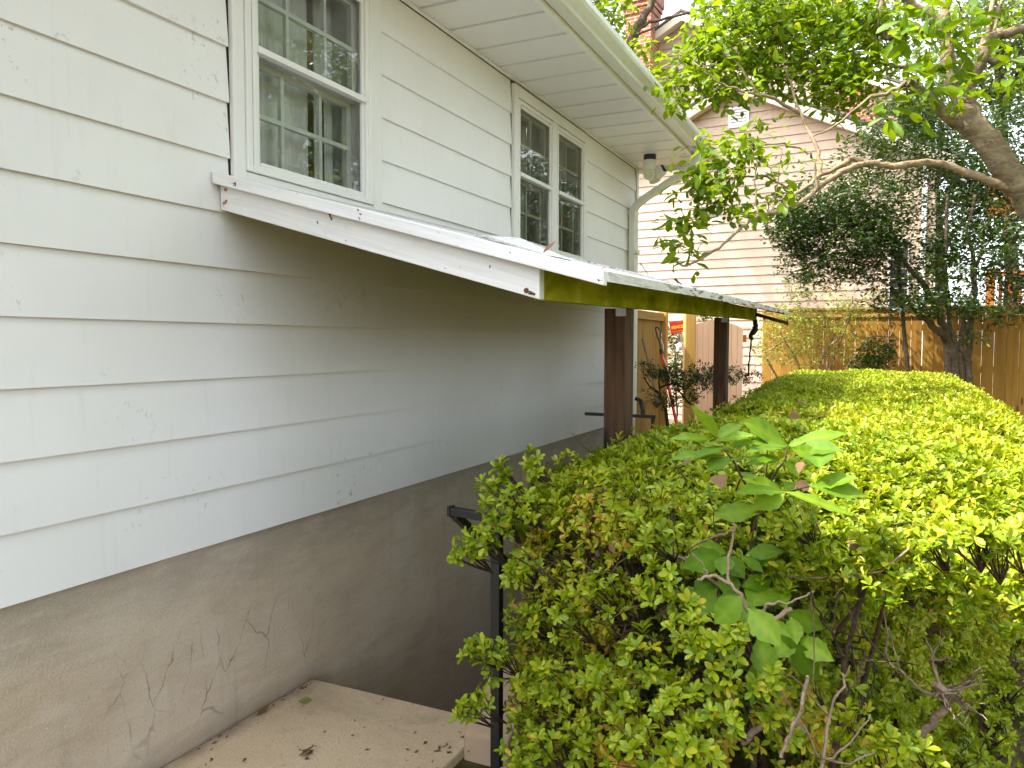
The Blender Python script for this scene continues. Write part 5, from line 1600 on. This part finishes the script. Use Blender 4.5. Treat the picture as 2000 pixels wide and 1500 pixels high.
# tall tree rising behind the white house: its crown dapples the neighbour's wall
TS = empty("shade_tree", (-5.4, 12.0, GZ), "tall shade tree behind the white house, its crown high over the neighbour's yard", "tree")
b = MB(); o_ = np.array([-5.4, 12.0, GZ])
limb(b, [o_, o_ + np.array([.1, 0, 3.0]), o_ + np.array([.2, .2, 6.0]), o_ + np.array([.3, .3, 9.5])], .24, .08, 9, .02)
Ws = []
for (X_, Y_, Z_) in ((-6.5, 11.5, 8.0), (-5.0, 12.5, 9.0), (-3.8, 12.8, 8.8), (-2.6, 12.6, 9.2), (-5.6, 13.4, 8.2), (-4.2, 13.6, 9.6), (-1.6, 12.2, 9.6), (-6.2, 12.8, 9.8), (-3.0, 11.6, 10.2)):
    cc = np.array([X_, Y_, Z_])
    limb(b, [o_ + np.array([.2, .2, 6.2]), (cc + o_ + np.array([.2, .2, 7.0])) / 2 + np.array([0, 0, .3]), cc], .07, .02, 6, .03)
    Pn, dd = blob(cc, 1.35, 1.35, 1.0, 150, .1)
    Ws.append(loose(Pn, .15, 6, .5, .5, .2, .2, dd))
b.build("trunk", MAT['dark_bark'], TS)
leafmesh("crown", *cat(*Ws), MAT['broad'], TS, False)


# trees far behind, each of its own
def bg_tree(label, px, t, top, cl, size, per, mat, tint, name="background_tree", trunk_r=.18):
    base = at(px, 760, t); base[2] = GZ
    e = empty(name, base, label, "tree", "trees standing beyond the houses")
    b = MB()
    limb(b, [base, base + np.array([.1, .1, 3.0]), at(px + rng.uniform(-15, 15), top + 120, t), at(px, top, t)], trunk_r, trunk_r * .3, 8, .03)
    for c in cl[:6]:
        limb(b, [at(px, min(c[1] + 120, 560), t), at((px + c[0]) / 2, c[1] + 50, t), at(c[0], c[1], c[2])], trunk_r * .35, .03, 6, .03)
    b.build("trunk", MAT['dark_bark'], e)
    sprays("crown", cl, e, mat, size, per, 6, .5, False, .15, tint, .22, .8, None, .1)
    return e


bg_tree("tall pale green tree behind the leaning trunk at upper right", 1960, 17, 60, [(1940, 60, 17, 90, 70, .8), (1990, 140, 17, 80, 70, .8), (1890, 130, 17, 70, 70, .5), (1960, 210, 17, 80, 60, .7), (2080, 60, 17, 120, 120, .8), (1900, 0, 17, 80, 60, .7)], .14, 5.0, MAT['far_leaf'], .62)
bg_tree("mid green tree beyond the stucco chimney, behind the holly", 1820, 18, 150, [(1800, 170, 18, 80, 70, .7), (1760, 250, 18, 60, 50, .7), (1840, 250, 18, 80, 60, .7), (1880, 330, 18, 90, 70, .6), (1960, 380, 18, 100, 80, .7), (1850, 420, 18, 100, 60, .45)], .14, 5.5, MAT['far_leaf'], .30)
bg_tree("hazy green tree crown above the beige gable peak", 1480, 26, -60, [(1420, 15, 26, 60, 36, .5), (1500, 30, 26, 80, 60, .7), (1600, 20, 26, 90, 70, .7), (1700, 30, 26, 90, 80, .7), (1560, -60, 26, 160, 70, .8), (1780, 60, 26, 80, 80, .6)], .20, 1.9, MAT['far_leaf'], .55)
bg_tree("dark tree behind the chimney above the gutter", 1180, 24, -40, [(1165, 15, 24, 50, 50, .7), (1200, 60, 24, 40, 40, .5), (1130, -40, 24, 80, 60, .8), (1220, -30, 24, 60, 30, .6)], .17, 2.4, MAT['far_leaf'], .15)
bg_tree("tall dense tree outside the view beyond the fence at far right", 2250, 15, 0, [(2200, 80, 15, 160, 150, .7), (2150, 320, 15, 120, 130, .8), (2260, 480, 15, 180, 120, .7), (2120, 560, 15, 90, 70, .8), (2350, 250, 15, 180, 200, .6)], .14, 2.6, MAT['far_leaf'], .35)
bg_tree("dark green tree on the neighbouring lot right of the deck", 2050, 14, 330, [(2030, 420, 14, 70, 90, .8), (2060, 560, 14, 80, 60, .8), (2000, 500, 14, 45, 50, .5)], .10, 4.5, MAT['far_leaf'], .22)

for (X_, Y_, hh, lab) in ((5.6, -5.2, 12.0, "unseen tree added behind the photographer at the right to narrow the open sky"), (4.9, 3.6, 13.0, "unseen tree added right of the view to block low sky, mirrored by the near window"),
                          (4.4, 6.8, 12.5, "leafy unseen tree added right of the leaning trunk to block the sky"), (5.6, 10.4, 13.0, "unseen tree added at the far right to block the sky, mirrored by the double window")):
    e = empty("sky_block_tree", (X_, Y_, GZ), lab, "tree", "unseen trees added to block the sky")  # added out of view to block low sky and deepen the awning shadow
    b = MB()
    o_ = np.array([X_, Y_, GZ])
    limb(b, [o_, o_ + np.array([.1, .1, 1.6]), o_ + np.array([-.1, .2, 3.2]), o_ + np.array([0, 0, hh * .8])], .16, .05, 8, .02)
    Ws = []
    for k in range(18):
        cc = o_ + np.array([rng.normal(0, .8), rng.normal(0, 1.1), 1.5 + (hh - 2.3) * (k + .5) / 18])
        limb(b, [o_ + np.array([0, 0, max(1.2, cc[2] - GZ - 1.0)]), (cc + o_ + np.array([0, 0, cc[2] - GZ])) / 2, cc], .05, .02, 6, .03)
        Pn, dd = blob(cc, 1.25, 1.5, .95, 420, .2)
        Ws.append(loose(Pn, .13, 6, .48, .55, .2, .25, dd))
    b.build("trunk", MAT['dark_bark'], e)
    leafmesh("crown", *cat(*Ws), MAT['broad'], e, False)

# small growth behind the gap next to the sign
S4 = empty("back_shrub", at(1320, 740, 11.5) * np.array([1, 1, 0]) + np.array([0, 0, GZ]), "dark shrub behind the red sign in the fence gap", "shrub")
sprays("foliage", [(1318, 660, 11.5, 22, 26, 1), (1322, 705, 11.4, 24, 24, 1), (1315, 740, 11.2, 26, 18, .9), (1380, 615, 11.0, 26, 16, .8), (1400, 610, 11.0, 26, 14, .6)], S4, MAT['dark_azalea'], .05, 42, 6, .45, False, -.1, .5, .25, .8, None, .1)
b = MB(); q0 = np.array(S4.location); limb(b, [q0, at(1322, 740, 11.5), at(1318, 680, 11.5)], .02, .008, 6); b.build("stem", MAT['dark_bark'], S4)

# ------------------------------------------------------------------ fallen leaves and litter
def curl_leaf(name, p, L_, ang, mat, label, cat_, lift=.25, wr=.5):
    v, f, t = [], [], []
    p = np.array(p)
    q = p + np.array([math.cos(ang), math.sin(ang), .0]) * L_
    bigleaf(v, f, t, p + np.array([0, 0, .004]), q + np.array([0, 0, L_ * lift]), wr, np.array([0, .3, 0]), -0.1, False)
    v = np.array(v); v[:, 2] = np.maximum(v[:, 2], p[2] + .002)
    m_ = MB(); m_.add(v, f, True)
    return m_.build(name, mat, label=label, cat=cat_)


ZL = -1.462
curl_leaf("fallen_leaf", (-2.10, 2.385, ZL), .055, .5, MAT['green_leaf'], "flat green fallen leaf on the concrete landing near the wall", "leaf", .1, .62)
curl_leaf("fallen_leaf", (-2.165, 2.22, ZL), .06, 1.3, MAT['brown_leaf'], "curled brown leaf lying against the foundation at the landing edge", "leaf", .35, .5)
curl_leaf("fallen_leaf", (-1.815, 2.06, ZL), .055, .7, MAT['brown_leaf'], "crumpled brown leaf in the middle of the concrete landing", "leaf", .5, .6)
lt_ = MB()
for i in range(150):
    if i % 3 == 0: continue
    if i < 60: p = np.array([rng.uniform(-2.18, -1.33), rng.uniform(1.6, 2.57), ZL + .0015])
    elif i < 100: p = np.array([-2.185 + abs(rng.normal(0, .02)), rng.uniform(1.7, 2.57), ZL + .0015])
    elif i < 130: p = np.array([rng.normal(-1.38, .05), rng.normal(2.3, .12), ZL + .0015])
    else: p = np.array([-1.81, 2.1, ZL + .002]) + np.array([rng.normal(0, .03), rng.normal(0, .03), 0])
    a = rng.uniform(0, 6.28); L_ = rng.uniform(.005, .026) * (1.3 if i >= 100 else 1); w_ = rng.uniform(.002, .006)
    d = np.array([math.cos(a), math.sin(a), 0]); s = np.array([-d[1], d[0], 0])
    h = np.array([0, 0, rng.uniform(.001, .007)])
    lt_.add([p, p + d * L_ * .5 + s * w_ + h, p + d * L_ + h * .5, p + d * L_ * .5 - s * w_], [(0, 1, 2), (0, 2, 3)])
lt_.build("leaf_debris", MAT['brown_leaf'], label="scattered brown leaf crumbs and twigs on the landing", cat="debris", kind="stuff")
# litter on the awning roof
curl_leaf("dry_leaf", (-0.99, 2.30, az(-0.99, 2.30)), .045, .2, MAT['pink_leaf'], "pinkish dry leaf standing up on the awning edge under the double window", "leaf", .8, .4)
curl_leaf("dry_leaf", (-0.72, 2.11, az(-0.72, 2.11)), .02, 1.2, MAT['pink_leaf'], "tiny dry leaf scrap at the near outer corner of the awning", "leaf", .8, .8)
for pts, r, lab in (([(1318, 544, 5.4), (1330, 556, 5.4), (1358, 566, 5.4)], .012, "thick dark dead twig lying on the awning edge above the green board"), ([(1250, 515, 4.2), (1262, 530, 4.2), (1268, 548, 4.2)], .004, "thin upright twig stuck on the awning edge in front of beige siding"), ([(1385, 573, 6.2), (1400, 578, 6.2), (1415, 584, 6.2)], .010, "small dark twig on the awning edge towards its far end")):
    b = MB(); pxlimb(b, pts, r, r * .5, 5, .003); b.build("fallen_twig", MAT['dark_bark'], label=lab, cat="twig")
